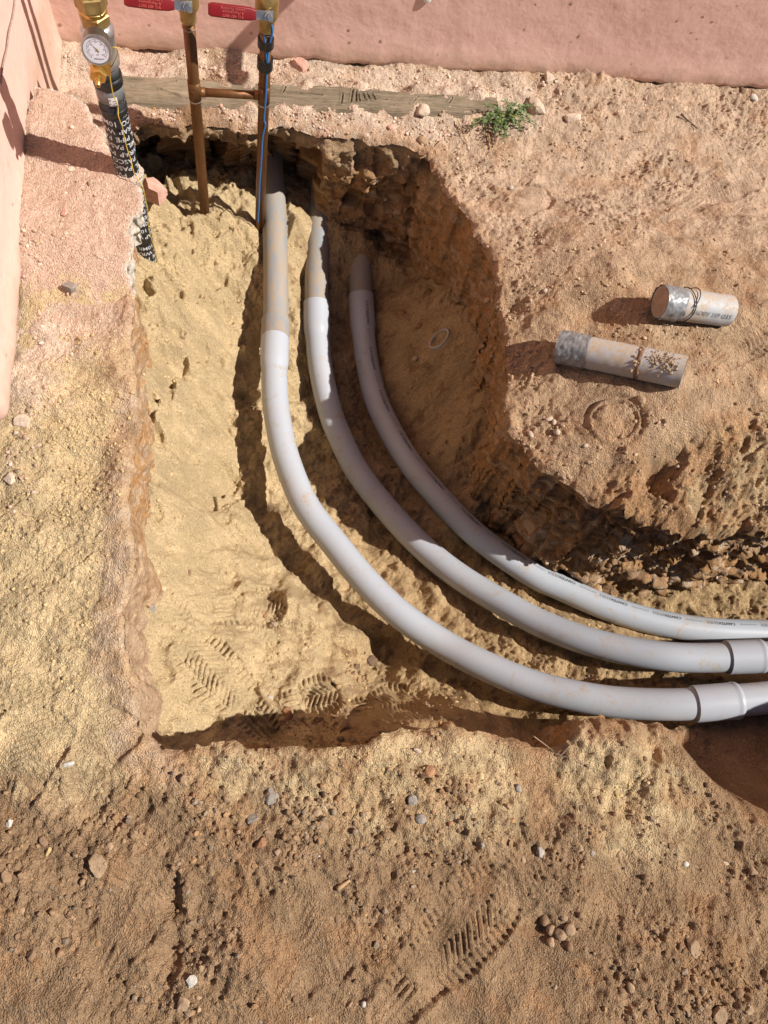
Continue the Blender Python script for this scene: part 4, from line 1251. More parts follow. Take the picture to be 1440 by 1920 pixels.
c1, P1 = conduit("front grey conduit, longest of the three curves, in full sun down its length",
                 PX1, 637, 690, (598, 638), (1300, 1388))
c2, P2 = conduit("middle grey conduit, half shaded, its coupling lying over the rear one",
                 PX2, 571, 627, None, (1361, 1432))
c3, P3_ = conduit("rear grey conduit with a printed line along it, mostly in shade under the bank",
                  PX3, 556, 625, back=.012)


def arc_of(P, px, axis):
    g = pj(P)[:, axis]; d = np.r_[0, np.cumsum(np.linalg.norm(np.diff(P, axis=0), axis=1))]
    k = np.argmin(np.abs(g - px) + (0 if axis else 1000 * (np.arange(len(P)) < len(P) * .4)) + (1000 * (np.arange(len(P)) > len(P) * .6) if axis else 0)); return d[k]


# printed line: maker's word and bar blocks, repeated along the rear conduit
d3 = np.r_[0, np.cumsum(np.linalg.norm(np.diff(P3_, axis=0), axis=1))]
T3, S3, W3 = frames(P3_)
def print_angle(s):
    """the line sits on the far shoulder of the pipe and drifts slowly round it"""
    w_ = s / d3[-1]
    return np.interp(w_, [0, .15, .3, .5, .75, 1], [1.30, 1.27, 1.20, 1.15, 1.16, 1.18])
side_sign = 1.0
mid = len(P3_) // 2
vc = np.array([0, 0, CAM_H]) - P3_[mid]
ref_pt = U(1000, 900, -.2) - P3_[mid]
if np.dot(S3[mid], ref_pt) < 0: side_sign = -1.0
s = arc_of(P3_, 575, 1)
rr3 = R_P + .0005
kblk = 0
while s < d3[-1] - 0.45:
    a = print_angle(s) if side_sign > 0 else math.pi - print_angle(s)
    rad = rr3 + (0.0034 if s < arc_of(P3_, 618, 1) else 0.0)
    bars_v, bars_f = [], []
    for off_, w_ in ((0, .0035), (.0055, .002), (.009, .006), (.017, .004), (.0225, .0035)):
        box = np.array([[off_, -.0042], [off_ + w_, -.0042], [off_ + w_, .0042], [off_, .0042]])
        bars_f += [(len(bars_v) * 4 + 0, len(bars_v) * 4 + 1, len(bars_v) * 4 + 2), (len(bars_v) * 4, len(bars_v) * 4 + 2, len(bars_v) * 4 + 3)]; bars_v.append(wrap_on_tube(P3_, box, rad, s, a))
    put_under(mesh_np('printed_bars', np.vstack(bars_v), np.array(bars_f), M_INKF), c3)
    Vt, Ft = text_mesh("CANTEX", .0102, "CENTER", .02)
    fl = -1 if side_sign > 0 else 1
    put_under(mesh_np('printed_word', wrap_on_tube(P3_, Vt[:, :2], rad, s + .047, a, -1), Ft, M_INK), c3)
    Vt, Ft = text_mesh("2 IN SCH 40 90C", .0058)
    put_under(mesh_np('printed_size', wrap_on_tube(P3_, Vt[:, :2], rad, s + .098, a, -1), Ft, M_INKF), c3)
    s += 0.128

# ------------------------------------------------------------------ copper risers
cuLb = U(385, 405, -.35); cuLt = U(350.5, 5, .195); cuRb = U(487, 415, -.36); cuRt = U(500, 25, .185)
R_C = 0.0112
cop = empty("copper_risers", (cuLb[0], cuLb[1], -.42)); tag(cop, "pair of brown copper pipes joined like an H with red lever valves", "copper pipes")


def on_line(a, b, z): return a + (b - a) * (z - a[2]) / (b[2] - a[2])


for a, b in ((cuLb, cuLt), (cuRb, cuRt)):
    tube("copper_pipe", [on_line(a, b, -.45), on_line(a, b, -.2), on_line(a, b, .0), on_line(a, b, .17)], R_C, M_COPPER, cop, 28)
    # tee sleeve and its solder rings
    tube("tee_fitting", [on_line(a, b, -.008), on_line(a, b, .012), on_line(a, b, .034)], R_C + .0012, M_COPPER, cop, 28)
    tube("solder_ring", [on_line(a, b, -.0115), on_line(a, b, -.0075)], R_C + .0009, M_SOLDER, cop, 28)
cl, crr = on_line(cuLb, cuLt, .008), on_line(cuRb, cuRt, .008)
tube("cross_pipe", [cl, (cl + crr) / 2, crr], 0.0082, M_COPPER, cop, 24)
dd = (crr - cl) / np.linalg.norm(crr - cl)
tube("tee_branch", [cl + dd * .004, cl + dd * .021], 0.0093, M_COPPER, cop, 24); tube("tee_branch", [crr - dd * .004, crr - dd * .019], 0.0093, M_COPPER, cop, 24)
for a, b, nm in ((cuLb, cuLt, 'L'), (cuRb, cuRt, 'R')):
    ax = (b - a) / np.linalg.norm(b - a)
    up_ = .010 if nm == 'L' else .002
    o0 = on_line(a, b, .150 + up_)
    body = lathe("ball_valve", [(0, R_C + .001), (.002, R_C + .0035), (.020, R_C + .0035), (.026, .0185), (.032, .021), (.062, .021), (.070, .0185), (.076, R_C + .0035), (.096, R_C + .0035), (.098, R_C + .001)], o0, ax, M_BRASS_DULL, cop, 28)
    lathe("solder_ring", [(0, R_C + .0005), (.003, R_C + .0022)], on_line(a, b, .1465), ax, M_SOLDER, cop, 28)
    tube("copper_pipe", [on_line(a, b, .24), on_line(a, b, .42), on_line(a, b, .62)], R_C, M_COPPER, cop, 24)
    # stem, nut and lever stand on the front of the valve
    fr = np.array([0.10, -0.86, 0.50]); fr -= ax * (fr @ ax) * .0; fr /= np.linalg.norm(fr)
    piv = on_line(a, b, .190 + up_) + np.array([0, -.019, .004])
    lathe("valve_stem", [(-.012, .0105), (0.002, .0105), (0.004, .0085), (.009, .0085)], piv, fr, M_BRASS_DULL, cop, 20)
    lathe("stem_nut", [(.0125, .0072), (.017, .0072), (.018, .006)], piv, fr, M_STEEL, cop, 6, smooth=False)
    lathe("stem_end", [(.017, .0032), (.0205, .0032)], piv, fr, M_STEEL, cop, 12)
    lx = np.array([-1.0, 0.05, 0.03]); lx -= fr * (lx @ fr); lx /= np.linalg.norm(lx); ly = np.cross(fr, lx)
    def plate(x0, x1, w0, w1, h0, h1, nm, mt, bev, parent):
        P_ = [piv + lx * x + ly * y + fr * h for h in (h0, h1) for x, y in ((x0, -w0), (x1, -w1), (x1, w1), (x0, w0))]
        o = pd(nm, P_, [(0, 1, 2, 3), (4, 5, 6, 7), (0, 1, 5, 4), (1, 2, 6, 5), (2, 3, 7, 6), (3, 0, 4, 7)], mt, None, smooth=False, bevel=bev)
        for p_ in o.data.polygons: p_.use_smooth = True
        o.data.set_sharp_from_angle(angle=math.radians(50)); put_under(o, parent); return o
    plate(-.009, .026, .009, .0065, .0095, .0122, "lever_plate", M_STEEL, .0008, cop)
    # red sleeve bends a little outwards
    prof_ = []
    for x_, w_, h_ in ((.021, .0080, .0085), (.030, .0105, .0092), (.045, .0112, .0115), (.070, .0112, .0125), (.098, .0110, .0115), (.104, .0085, .0115)):
        prof_.append([piv + lx * x_ + ly * y_ + fr * (h_ + t_) for y_, t_ in ((-w_, 0), (-w_ * .8, .0052), (w_ * .8, .0052), (w_, 0), (w_ * .8, -.003), (-w_ * .8, -.003))])
    V_ = [p for ring_ in prof_ for p in ring_]; F_ = []
    for i in range(len(prof_) - 1):
        for k in range(6): F_.append((i * 6 + k, i * 6 + (k + 1) % 6, (i + 1) * 6 + (k + 1) % 6, (i + 1) * 6 + k))
    F_ += [tuple(range(6)), tuple(range(len(V_) - 6, len(V_)))]
    lever = pd("lever_grip", V_, F_, M_RED, None, bevel=.0009)
    for p_ in lever.data.polygons: p_.use_smooth = True
    lever.data.set_sharp_from_angle(angle=math.radians(60)); put_under(lever, cop)
    # three lines of print, upside down to the viewer
    tv_, tf_ = [], []
    for line, yo, sz in (("Lanson Plumbing", -.0048, .0062), ("& Maintenance", 0.0, .0062), ("915 487 0977", .0052, .0066)):
        Vt, Ft = text_mesh(line, sz)
        pts3 = np.array([piv + lx * (.062 + x) + ly * (yo * 1.0 + y) + fr * .0182 for x, y in (Vt[:, :2])])
        tf_.append(Ft + sum(len(k) for k in tv_)); tv_.append(pts3)
    o = mesh_np("lever_print", np.vstack(tv_), np.vstack(tf_), M_REDTXT); put_under(o, lever)

# ------------------------------------------------------------------ blue wire taped to the right copper pipe
ax = (cuRt - cuRb) / np.linalg.norm(cuRt - cuRb)
def cu_front(px, py, off=.0135):
    """point just in front of the right copper pipe, under a photo position"""
    return UY(px, py, cuRb[1] + (cuRt[1] - cuRb[1]) * .5 - off)
bw_pts = [(501, 118), (499, 100), (497, 84), (496, 66), (497, 52), (502, 42), (508, 44), (511, 56), (509, 70), (505, 84), (503, 100), (502, 118), (500, 140), (499, 170), (497, 200), (495, 225), (498, 232), (496, 240), (492, 262), (490, 300), (487, 340), (486, 370), (485, 392), (483.5, 417)]
bpath = smooth_path(resample(catmull([cu_front(*p) for p in bw_pts], 8), .003), 2)
blue = empty("blue_wire", cuRb); tag(blue, "bright blue wire looped and taped to the right copper pipe", "wire")
tube("wire", bpath, .0019, M_BLUE, blue, 10)
for y0, y1 in ((82, 98), (120, 138)):
    za = np.interp(y0, [12, 106, 189, 415], [.2, .1, 0, -.35]); zb = np.interp(y1, [12, 106, 189, 415], [.2, .1, 0, -.35])
    a, b = on_line(cuRb, cuRt, zb + .012), on_line(cuRb, cuRt, za + .012)
    V, faces = ring_sleeve(np.array([a, (a + b) / 2, b]) + np.array([0, -.0012, 0]), R_C + .0042, R_C + .001, 30)
    o = pd("tape_band", V, faces, M_BLACK, None, smooth=True); o.data.set_sharp_from_angle(angle=math.radians(40)); put_under(o, blue)

# ------------------------------------------------------------------ wrapped riser with the pressure gauge
RB = np.array([RIS[0], RIS[1], -.34])
def zr(py):
    zz_ = np.linspace(-.3, .6, 400); g = pj(np.stack([np.full(400, RB[0]), np.full(400, RB[1]), zz_], 1))[:, 1]
    return float(np.interp(-py, -g, zz_))
def rp(z): return np.array([RB[0], RB[1], z])
R_W = .0212
ris = empty("gas_riser", RB); tag(ris, "upright black wrapped pipe printed in white carrying a round pressure gauge", "pipe riser")
tube("wrapped_pipe", [rp(-.34), rp(-.1), rp(.1), rp(zr(150))], R_W, M_BLACK, ris, 40)
# spiral overlaps of the tape
th = np.linspace(0, 2 * np.pi * 9, 500); zsp = np.linspace(-.30, zr(182), 500)
tube("tape_seam", np.stack([RB[0] + (R_W + .0001) * np.cos(th), RB[1] + (R_W + .0001) * np.sin(th), zsp], 1), .0006, M_BLACK, ris, 5)
tube("grey_tape", [rp(zr(179)), rp(zr(166)), rp(zr(152))], R_W + .0010, M_GREYTAPE, ris, 40)
tube("black_band", [rp(zr(205)), rp(zr(193))], R_W + .0012, M_BLACK, ris, 40)
tube("black_band", [rp(zr(153)), rp(zr(136))], R_W + .0022, M_BLACK, ris, 40)
tube("pipe_nipple", [rp(zr(140)), rp(zr(95))], .0205, M_GREYTAPE, ris, 36)
vaxis = np.array([rp(z_) for z_ in np.linspace(-.34, .45, 120)])
lv_, lf_ = [], []
words = ["PASCO", "10MIL", "PIPE WRAP", "PASCO 10MIL", "WRAP", "10MIL PIPE", "PVC PASCO"]
zrow = zr(183); row = 0
circ = 2 * math.pi * R_W
while zrow > -.24:
    if zr(206) < zrow < zr(192): zrow -= .004; continue
    ang = -math.pi / 2 + row * .55 - 1.9; k = 0
    while k < 6:
        wd = words[(row * 3 + k * 2) % len(words)]
        Vt, Ft = text_mesh(wd, .0140, 'LEFT', .010)
        if k and ang + Vt[:, 0].max() / R_W > -math.pi / 2 + row * .55 - 1.9 + 2 * math.pi - .2: break
        # text runs round the pipe and stands on its head
        a = ang + (Vt[:, 0]) / R_W; z_ = zrow - Vt[:, 1] - 0.10 * .0
        tilt = (Vt[:, 0] + (ang + math.pi / 2 - row * .55 + 1.9) * R_W) * 0.10
        lv_.append(np.stack([RB[0] + (R_W + .0006) * np.cos(-a), RB[1] + (R_W + .0006) * np.sin(-a), z_ + tilt], 1)); lf_.append(Ft + sum(len(x) for x in lv_[:-1]))
        ang += (Vt[:, 0].max() + .006) / R_W; k += 1
    zrow -= .0150; row += 1
o = mesh_np("wrap_lettering", np.vstack(lv_), np.vstack(lf_), M_PRINT); put_under(o, ris)
# small sticker on the grey tape
st_a = np.linspace(-1.62, -1.02, 9); sz0, sz1 = zr(180), zr(164)
V_ = [(RB[0] + (R_W + .0018) * math.cos(a), RB[1] + (R_W + .0018) * math.sin(a), z_) for z_ in (sz0, sz1) for a in st_a]
o = pd("sticker", V_, [(i, i + 1, 9 + i + 1, 9 + i) for i in range(8)], M_LABEL, None, smooth=True); put_under(o, ris)
V_ = []; F_ = []
for (a0, a1, f0, f1) in ((-1.56, -1.50, .62, .80), (-1.56, -1.50, .2, .36), (-1.36, -1.12, .55, .62), (-1.36, -1.15, .3, .36)):
    b0 = len(V_); V_ += [(RB[0] + (R_W + .0022) * math.cos(a), RB[1] + (R_W + .0022) * math.sin(a), sz0 + (sz1 - sz0) * f) for f in (f0, f1) for a in (a0, a1)]; F_.append((b0, b0 + 1, b0 + 3, b0 + 2))
o = pd("sticker_marks", V_, F_, M_INK, None); put_under(o, ris)
zc = zr(100)
lathe("steel_coupling", [(0, .0215), (.003, .0245), (.012, .0250), (.014, .0238), (.052, .0238), (.054, .0250), (.060, .0248), (.066, .0215), (.068, .018)], rp(zr(118)), (0, 0, 1), M_GALV, ris, 36)
lathe("hex_union", [(0, .0205), (.001, .0228), (.014, .0228), (.016, .0205)], rp(zr(118) + .069), (0, 0, 1), M_BRASS_DULL, ris, 6, smooth=False, angle0=.3)
lathe("union_ring", [(0, .0195), (.002, .0205), (.006, .0205), (.008, .0185)], rp(zr(118) + .085), (0, 0, 1), M_BRASS, ris, 32)
lathe("hex_union", [(0, .0205), (.001, .0232), (.020, .0232), (.022, .0205)], rp(zr(118) + .093), (0, 0, 1), M_BRASS_DULL, ris, 6, smooth=False, angle0=.75)
tube("upper_pipe", [rp(zr(118) + .115), rp(.62)], .0185, M_GALV, ris, 30)
# brass test tee in front of the pipe
fy = np.array([0.03, -1.0, 0.0]); fy /= np.linalg.norm(fy)
tee = UY(190, 122, RB[1] - .032)
tee_c = tee + np.array([0, .006, 0])
V_ = []
for sx in (-1, 1):
    for sy in (-1, 1):
        for sz_ in (-1, 1): V_.append(tee_c + np.array([sx * .0125, sy * .013, sz_ * .0135]))
o = pd("test_tee", V_, [(0, 1, 3, 2), (4, 5, 7, 6), (0, 1, 5, 4), (2, 3, 7, 6), (0, 2, 6, 4), (1, 3, 7, 5)], M_BRASS, None, bevel=.0025); put_under(o, ris)
hexo = UY(184, 143, RB[1] - .045)
lathe("hex_plug", [(-.012, .0135), (0, .0135), (.0015, .0125), (.003, .0125)], hexo, (0.0, -.92, -.10), M_BRASS, ris, 6, smooth=False, angle0=.2)
lathe("test_nipple", [(0.002, .0052), (.006, .0052), (.007, .0038), (.011, .0038), (.012, .0050), (.015, .0046), (.018, .0032)], hexo, (0.0, -.92, -.10), M_BRASS, ris, 16)
lathe("painted_bore", [(.0176, .0016), (.0183, .0016)], hexo, (0.0, -.92, -.10), M_BLACK, ris, 10)  # flat black disc painted for the dark inside the bore
lathe("gauge_stem", [(0, .0065), (.012, .0065)], tee_c + np.array([0, -.008, .012]), (0, -.1, 1), M_BRASS, ris, 6, smooth=False)
gn = np.array([0.10, -0.955, 0.28]); gn /= np.linalg.norm(gn)
gc = UY(181.5, 92, RB[1] - .060)
gauge = lathe("gauge_case", [(-.026, .017), (-.025, .0195), (-.002, .0200), (0, .0212), (.0035, .0212), (.0038, .0195), (.001, .0190)], gc, gn, M_DKSTEEL, ris, 44)
GR_ = .0188
gx_ = np.cross(np.array([0, 0, 1.0]), gn); gx_ /= np.linalg.norm(gx_); gy_ = np.cross(gn, gx_)
def gp(x, y, h): return gc + gx_ * x + gy_ * y + gn * h
lathe("dial", [(0.0018, GR_), (.0024, GR_)], gc, gn, M_DIAL, gauge, 44)
lathe("bezel", [(.0028, .0188), (.0030, .0213), (.0046, .0212), (.0050, .0200), (.0048, .0190)], gc, gn, M_STEEL, gauge, 44, cap=(False, False))
def dial_shape(nm, V2, F2, h, mt):
    o = mesh_np(nm, np.array([gp(x, y, h) for x, y in V2]), np.asarray(F2), mt); put_under(o, gauge); return o
V_, F_ = [], []
for i in range(41):
    a = math.radians(225 - 270 * i / 40); big = i % 5 == 0; r1, r2, w_ = (.0125 if big else .0135), .0150, (.00035 if big else .0002)
    c_, s_ = math.cos(a), math.sin(a); b0 = len(V_)
    V_ += [(r1 * c_ - w_ * s_, r1 * s_ + w_ * c_), (r2 * c_ - w_ * s_, r2 * s_ + w_ * c_), (r2 * c_ + w_ * s_, r2 * s_ - w_ * c_), (r1 * c_ + w_ * s_, r1 * s_ - w_ * c_)]; F_.append((b0, b0 + 1, b0 + 2, b0 + 3))
for i in range(40):
    a0, a1 = (math.radians(225 - 270 * k / 40) for k in (i, i + 1)); b0 = len(V_)
    V_ += [(.0117 * math.cos(a0), .0117 * math.sin(a0)), (.0117 * math.cos(a1), .0117 * math.sin(a1)), (.0121 * math.cos(a1), .0121 * math.sin(a1)), (.0121 * math.cos(a0), .0121 * math.sin(a0))]; F_.append((b0, b0 + 1, b0 + 2, b0 + 3))
dial_shape("scale_marks", V_, F_, .0026, M_INK)
tv_, tf_ = [], []
for i in range(0, 7):
    a = math.radians(225 - 270 * i / 6); Vt, Ft = text_mesh(str(i * 5), .0030); tf_.append(Ft + sum(len(k) for k in tv_)); tv_.append(Vt[:, :2] + np.array([.0098 * math.cos(a), .0098 * math.sin(a)]))
Vt, Ft = text_mesh("Winters", .0042); tf_.append(Ft + sum(len(k) for k in tv_)); tv_.append(Vt[:, :2] + np.array([.0006, -.0125]))
Vt, Ft = text_mesh("psi", .0032); tf_.append(Ft + sum(len(k) for k in tv_)); tv_.append(Vt[:, :2] + np.array([0, -.0065]))
dial_shape("dial_lettering", np.vstack(tv_), np.vstack(tf_), .00262, M_INK)
na = math.radians(128); c_, s_ = math.cos(na), math.sin(na)
dial_shape("needle", [(-.004 * c_ - .0007 * s_, -.004 * s_ + .0007 * c_), (-.004 * c_ + .0007 * s_, -.004 * s_ - .0007 * c_), (.0135 * c_, .0135 * s_)], [(0, 1, 2)], .0031, M_INK)
lathe("needle_hub", [(.0026, .0014), (.0036, .0012)], gc, gn, M_BRASS, gauge, 14)
lathe("lens", [(.0040, .0189), (.0044, .0189)], gc, gn, M_GLASS, gauge, 40)

# yellow wire looping off the tape and running down into the sand
yw = [(202, 130), (206, 112), (207, 100), (209, 92), (214, 87), (220, 90), (221, 98), (218, 108), (213, 118), (208, 128), (206, 136), (207, 150), (209, 162), (211, 172), (214, 183), (217, 190), (220, 196), (222, 206), (221, 214), (224, 224), (227, 232), (230, 240), (232, 252), (236, 270), (240, 284), (245, 298),
      (248, 312), (252, 326), (258, 336), (266, 348), (270, 360), (273, 376), (277, 392), (277, 410), (279, 428), (284, 448), (290, 466), (294, 482), (298, 497)]
ypts = []
for i, p in enumerate(yw):
    off = .028 if i < 25 else .028 + .035 * (i - 25) / 14
    if 3 <= i <= 8: off += .004
    ypts.append(UY(p[0], p[1], RB[1] - off + (0.006 if p[0] > 218 + (p[1] - 190) * .22 and i < 26 else 0)))
yel = tube("yellow_wire", smooth_path(resample(catmull(ypts, 6), .003), 2), .0009, M_YELLOW, None, 8)
tag(yel, "thin yellow wire curling from the gauge pipe down to the sand", "wire")

# ------------------------------------------------------------------ two cut-off lengths of conduit lying on the bank
def cut_piece(pxa, pxb, za, zb, label, tape_len, ring_at=None, text=None, notch=False):
    a = UG(*pxa, .03); b = UG(*pxb, .03)
    a = np.array([*U(*pxa, ground_at(a[0], a[1]) + .029 + za)]); b = np.array([*U(*pxb, ground_at(b[0], b[1]) + .029 + zb)])
    root = empty("cut_conduit", (a + b) / 2 - np.array([0, 0, .03])); tag(root, label, "conduit piece", "cut pieces of old conduit on the bank")
    Pc = resample(np.array([a, b]), .004); L = len(Pc)
    V, faces = ring_sleeve(Pc, R_P, R_P - .0045, 44)
    V = V + 0.0006 * np.stack([noise3(V[:, 0] / .012, V[:, 1] / .012, V[:, 2] / .012, k) for k in (1, 2, 3)], 1)
    o = pd("pipe_wall", V, faces, M_PVC_CUT, None, smooth=True); o.data.set_sharp_from_angle(angle=math.radians(40)); put_under(o, root)
    kt = max(3, int(tape_len / .004))
    Pt = np.vstack([Pc[0] - (Pc[1] - Pc[0]) * .5, Pc[:kt]]); Pt = resample(Pt, .0022)
    Vt, Ft = tube_np(Pt, R_P + .0012, 64)
    axd = (b - a) / np.linalg.norm(b - a); rel = Vt - a; s_ = rel @ axd; rad = rel - s_[:, None] * axd; rl = np.linalg.norm(rad, axis=1)
    wr = 0.0050 * np.abs(fbm3(Vt[:, 0], Vt[:, 1], Vt[:, 2], .018, 4, .6, 201)) + 0.0022 * noise3(Vt[:, 0] / .005, Vt[:, 1] / .005, Vt[:, 2] / .005, 202) + .0008
    ed = 1 + 0.02 * 0
    Vt = a + s_[:, None] * axd * 1.0 + rad / rl[:, None] * (R_P + np.maximum(wr, .0004))[:, None]
    Vt = Vt + axd * (0.006 * noise3(Vt[:, 0] / .02, Vt[:, 1] / .02, Vt[:, 2] / .02, 205) * sstep(.6, 1, s_ / s_.max()))[:, None]
    fcs = [tuple(map(int, f)) for f in Ft]; cidx = len(Vt)
    lathe("mud_plug", [(-.0006, R_P - .0022), (.002, R_P - .002)], a, tuple(axd), M_PLUG, root, 40)
    o = pd("tape_cap", Vt, fcs, M_PUTTY, None, smooth=True); put_under(o, root)
    if ring_at:
        k = int(L * ring_at); Q = Pc[k - 1:k + 2]
        V, faces = ring_sleeve(Q, R_P + .0008, R_P - .001, 44); V = V + 0.002 * np.stack([noise3(V[:, 0] / .01, V[:, 1] / .01, V[:, 2] / .01, kk) for kk in (5, 6, 7)], 1)
        o = pd("glue_ring", V, faces, simple("dried_glue", (0.22, 0.12, 0.07), .7, 0, .3, 60, .3), None, smooth=True); put_under(o, root)
        # caked mud near the end
        lump_v, lump_f = [], []
        for i in range(260):
            sx = random.triangular(.70, .98, .86) if i < 190 else random.uniform(.63, .69); an = random.gauss(1.3, .42) if i < 190 else random.uniform(.2, 2.9)
            k = int(sx * (L - 1)); T_, S_c, W_c = frames(Pc)
            cpos = Pc[k] + (S_c[k] * math.cos(an) * (1) + W_c[k] * math.sin(an)) * (R_P + .0005)
            r_s = .0006 + .0034 * random.random() ** 3; vs_, fs_ = ICO0
            lump_f.append(fs_ + sum(len(x) for x in lump_v)); lump_v.append(cpos + vs_ * r_s * np.random.default_rng(i).uniform(.6, 1.2, (12, 1)))
        o = mesh_np("caked_mud", np.vstack(lump_v), np.vstack(lump_f), M_STONE, None, np.tile([.44, .32, .21], (sum(len(x) for x in lump_v), 1)), smooth=False); put_under(o, root)
    if text:
        Vt, Ft = text_mesh(text, .0125, "CENTER", .015)
        T_, S_c, W_c = frames(Pc)
        side_a = [an for an in (0.55, math.pi - 0.55)]
        # the side that faces the camera
        best = max(side_a, key=lambda an: -np.dot(S_c[0] * math.cos(an) + W_c[0] * math.sin(an), np.array([0, 1.0, 0])))
        fl_ = 1 if np.dot(np.cross(axd, S_c[0]), W_c[0]) > 0 else 1
        vv2 = wrap_on_tube(Pc, Vt[:, :2], R_P + .0008, (L - 1) * .004 * .66, best, -1)
        o = mesh_np("printed_lettering", vv2, Ft, M_INKF); put_under(o, root)
    return root, Pc


def ico(sub):
    bm = bmesh.new(); bmesh.ops.create_icosphere(bm, subdivisions=sub, radius=1.0)
    v = np.array([tuple(x.co) for x in bm.verts]); bm.verts.index_update(); f = np.array([[x.index for x in fc_.verts] for fc_ in bm.faces]); bm.free(); return v, f


ICO0 = ico(1); ICO1 = ico(2); ICO2 = ico(3); ICO3 = ico(4)
pc1, PC1 = cut_piece((1049, 650), (1282, 698), .004, 0, "longer cut length of dusty grey conduit with a brown glue ring", .060, .66)
pc2, PC2 = cut_piece((1238, 566), (1365, 583), .010, 0, "short stub of grey conduit with crumpled tape on one end and printed letters", .046, None, "STD 651 ABOVE")
# thin wire tied round the stub
T_, S_c, W_c = frames(PC2); k = int(len(PC2) * .36)
th = np.linspace(0, 2 * np.pi, 60)
lp_ = PC2[k] + (R_P + .003) * (np.cos(th)[:, None] * S_c[k] + np.sin(th)[:, None] * W_c[k]) + np.outer(.004 * np.sin(2 * th), T_[k])
o = tube("tie_wire", lp_, .0011, M_TWIG, pc2, 7)
lp2 = PC2[k] + (R_P + .004) * (np.cos(th[8:34])[:, None] * S_c[k] + np.sin(th[8:34])[:, None] * W_c[k]) + np.outer(.016 * np.sin((th[8:34] - th[8]) * 1.1), T_[k])
tube("tie_wire", lp2, .0010, M_TWIG, pc2, 7)

# ring sliced off a conduit, leaning in the trench
rc = U(824, 636, -.345); rcz = floor_at(rc[0], rc[1]); rc = U(824, 636, float(rcz) + .034)
nw = CR @ np.array([-.65, .52, .55]); nw /= np.linalg.norm(nw)
V, faces = ring_sleeve(np.array([rc - nw * .003, rc + nw * .003]), R_P, R_P - .0042, 48)
o = pd("conduit_ring", V, faces, M_PVC_CUT, None, smooth=True); o.data.set_sharp_from_angle(angle=math.radians(40))
tag(o, "thin ring cut off a grey conduit lying in the shaded trench", "ring")

# ------------------------------------------------------------------ fittings on the back wall
sp_ = UY(801, 13, BACK_Y - .016)
o = lathe("caulk_drip", [(0, .002), (.001, .0065), (.004, .0085), (.009, .0092), (.03, .0075), (.16, .0060)], sp_, (0.03, 0.0, 1), M_WHITE, None, 24)
for v_ in o.data.vertices: v_.co.y = BACK_Y - .003 + (v_.co.y - sp_[1]) * .45
tag(o, "white drip of caulk on the back wall at the top edge", "caulk drip")
o = tube("shadow_stub", [np.array([.53, BACK_Y + .02, .50]), np.array([.53, BACK_Y - .12, .50]), np.array([.53, BACK_Y - .25, .50])], .0165, M_BRASS_DULL, None, 24)  # out of view, added to cast the slanting shadow across the back wall
tag(o, "unseen brass stub above the picture added to cast a shadow on the back wall", "pipe stub")


# ------------------------------------------------------------------ weed by the timber
def blade(c, d, up, L, W):
    d = d / np.linalg.norm(d); sd_ = np.cross(d, up); sd_ /= max(np.linalg.norm(sd_), 1e-6)
    return [c, c + d * L * .45 + sd_ * W + up * L * .08, c + d * L, c + d * L * .45 - sd_ * W + up * L * .08]


rg_ = np.random.default_rng(5)
wc_ = UG(948, 222); wz = float(ground_at(wc_[0], wc_[1]))
weed = empty("weed", (wc_[0], wc_[1], wz)); tag(weed, "small green weed growing beside the timber's right end", "weed")
lvv, lff, lcc, svv = [], [], [], 0
stem_list = []
for (px, py) in [(905, 232), (925, 240), (918, 215), (945, 245), (935, 225), (955, 205), (962, 232), (975, 215), (985, 205), (968, 195), (990, 220), (950, 190), (895, 228), (930, 250), (975, 240), (880, 235), (1005, 235), (910, 200), (945, 262), (1000, 200)]:
    tip = UG(px, py); tip = U(px, py, float(ground_at(tip[0], tip[1])) + rg_.uniform(.012, .038))
    st = np.array([wc_[0] + rg_.normal(0, .006), wc_[1] + rg_.normal(0, .006), wz])
    md = (st + tip) / 2 + np.array([0, 0, .014])
    path = catmull([st, md, tip], 9); stem_list.append(path)
    for k, p in enumerate(path[4:]):
        for _ in range(3):
            a = rg_.uniform(0, 6.28); d = np.array([math.cos(a), math.sin(a), rg_.uniform(-.1, .7)])
            up = np.array([rg_.normal(0, .3), rg_.normal(0, .3), 1.0]); up /= np.linalg.norm(up)
            L = rg_.uniform(.004, .0095); bl = blade(p + rg_.normal(0, .004, 3), d, up, L, L * .32)
            b0 = len(lvv) * 4; lvv.append(np.array(bl)); lff.append((b0, b0 + 1, b0 + 2, b0 + 3))
            g = rg_.uniform(.7, 1.25); lcc += [np.array([.095, .165, .05]) * g if rg_.uniform() > .15 else np.array([.20, .22, .05]) * g] * 4
o = mesh_np("foliage", np.vstack(lvv), np.array(lff), M_LEAF, None, np.array(lcc), smooth=False); put_under(o, weed)
M_STEM = simple("weed_stem", (0.16, 0.17, 0.05), .7, 0, .2, 80, .05)
for path in stem_list: tube("stem", path, .0008, M_STEM, weed, 5)


def litter(name, pts_px, r, mat, label, cat, lift=.002, taper=False, floor=False):
    P_ = []
    for px, py, dz in pts_px:
        p = UG(px, py) if not floor else U(px, py, -.3)
        z = float(ground_at(p[0], p[1])) if not floor else float(floor_at(p[0], p[1]))
        P_.append(U(px, py, z + lift + dz))
    Pp = resample(catmull(P_, 8), .004); Pp = Pp + .0012 * np.stack([noise3(Pp[:, 0] / .015, Pp[:, 1] / .015, Pp[:, 2] / .015, k) for k in (1, 2, 3)], 1)
    rf = np.linspace(r, r * .45, len(Pp)) if taper else None
    o = tube(name, Pp, r, mat, None, 8, rfun=rf); tag(o, label, cat); return o


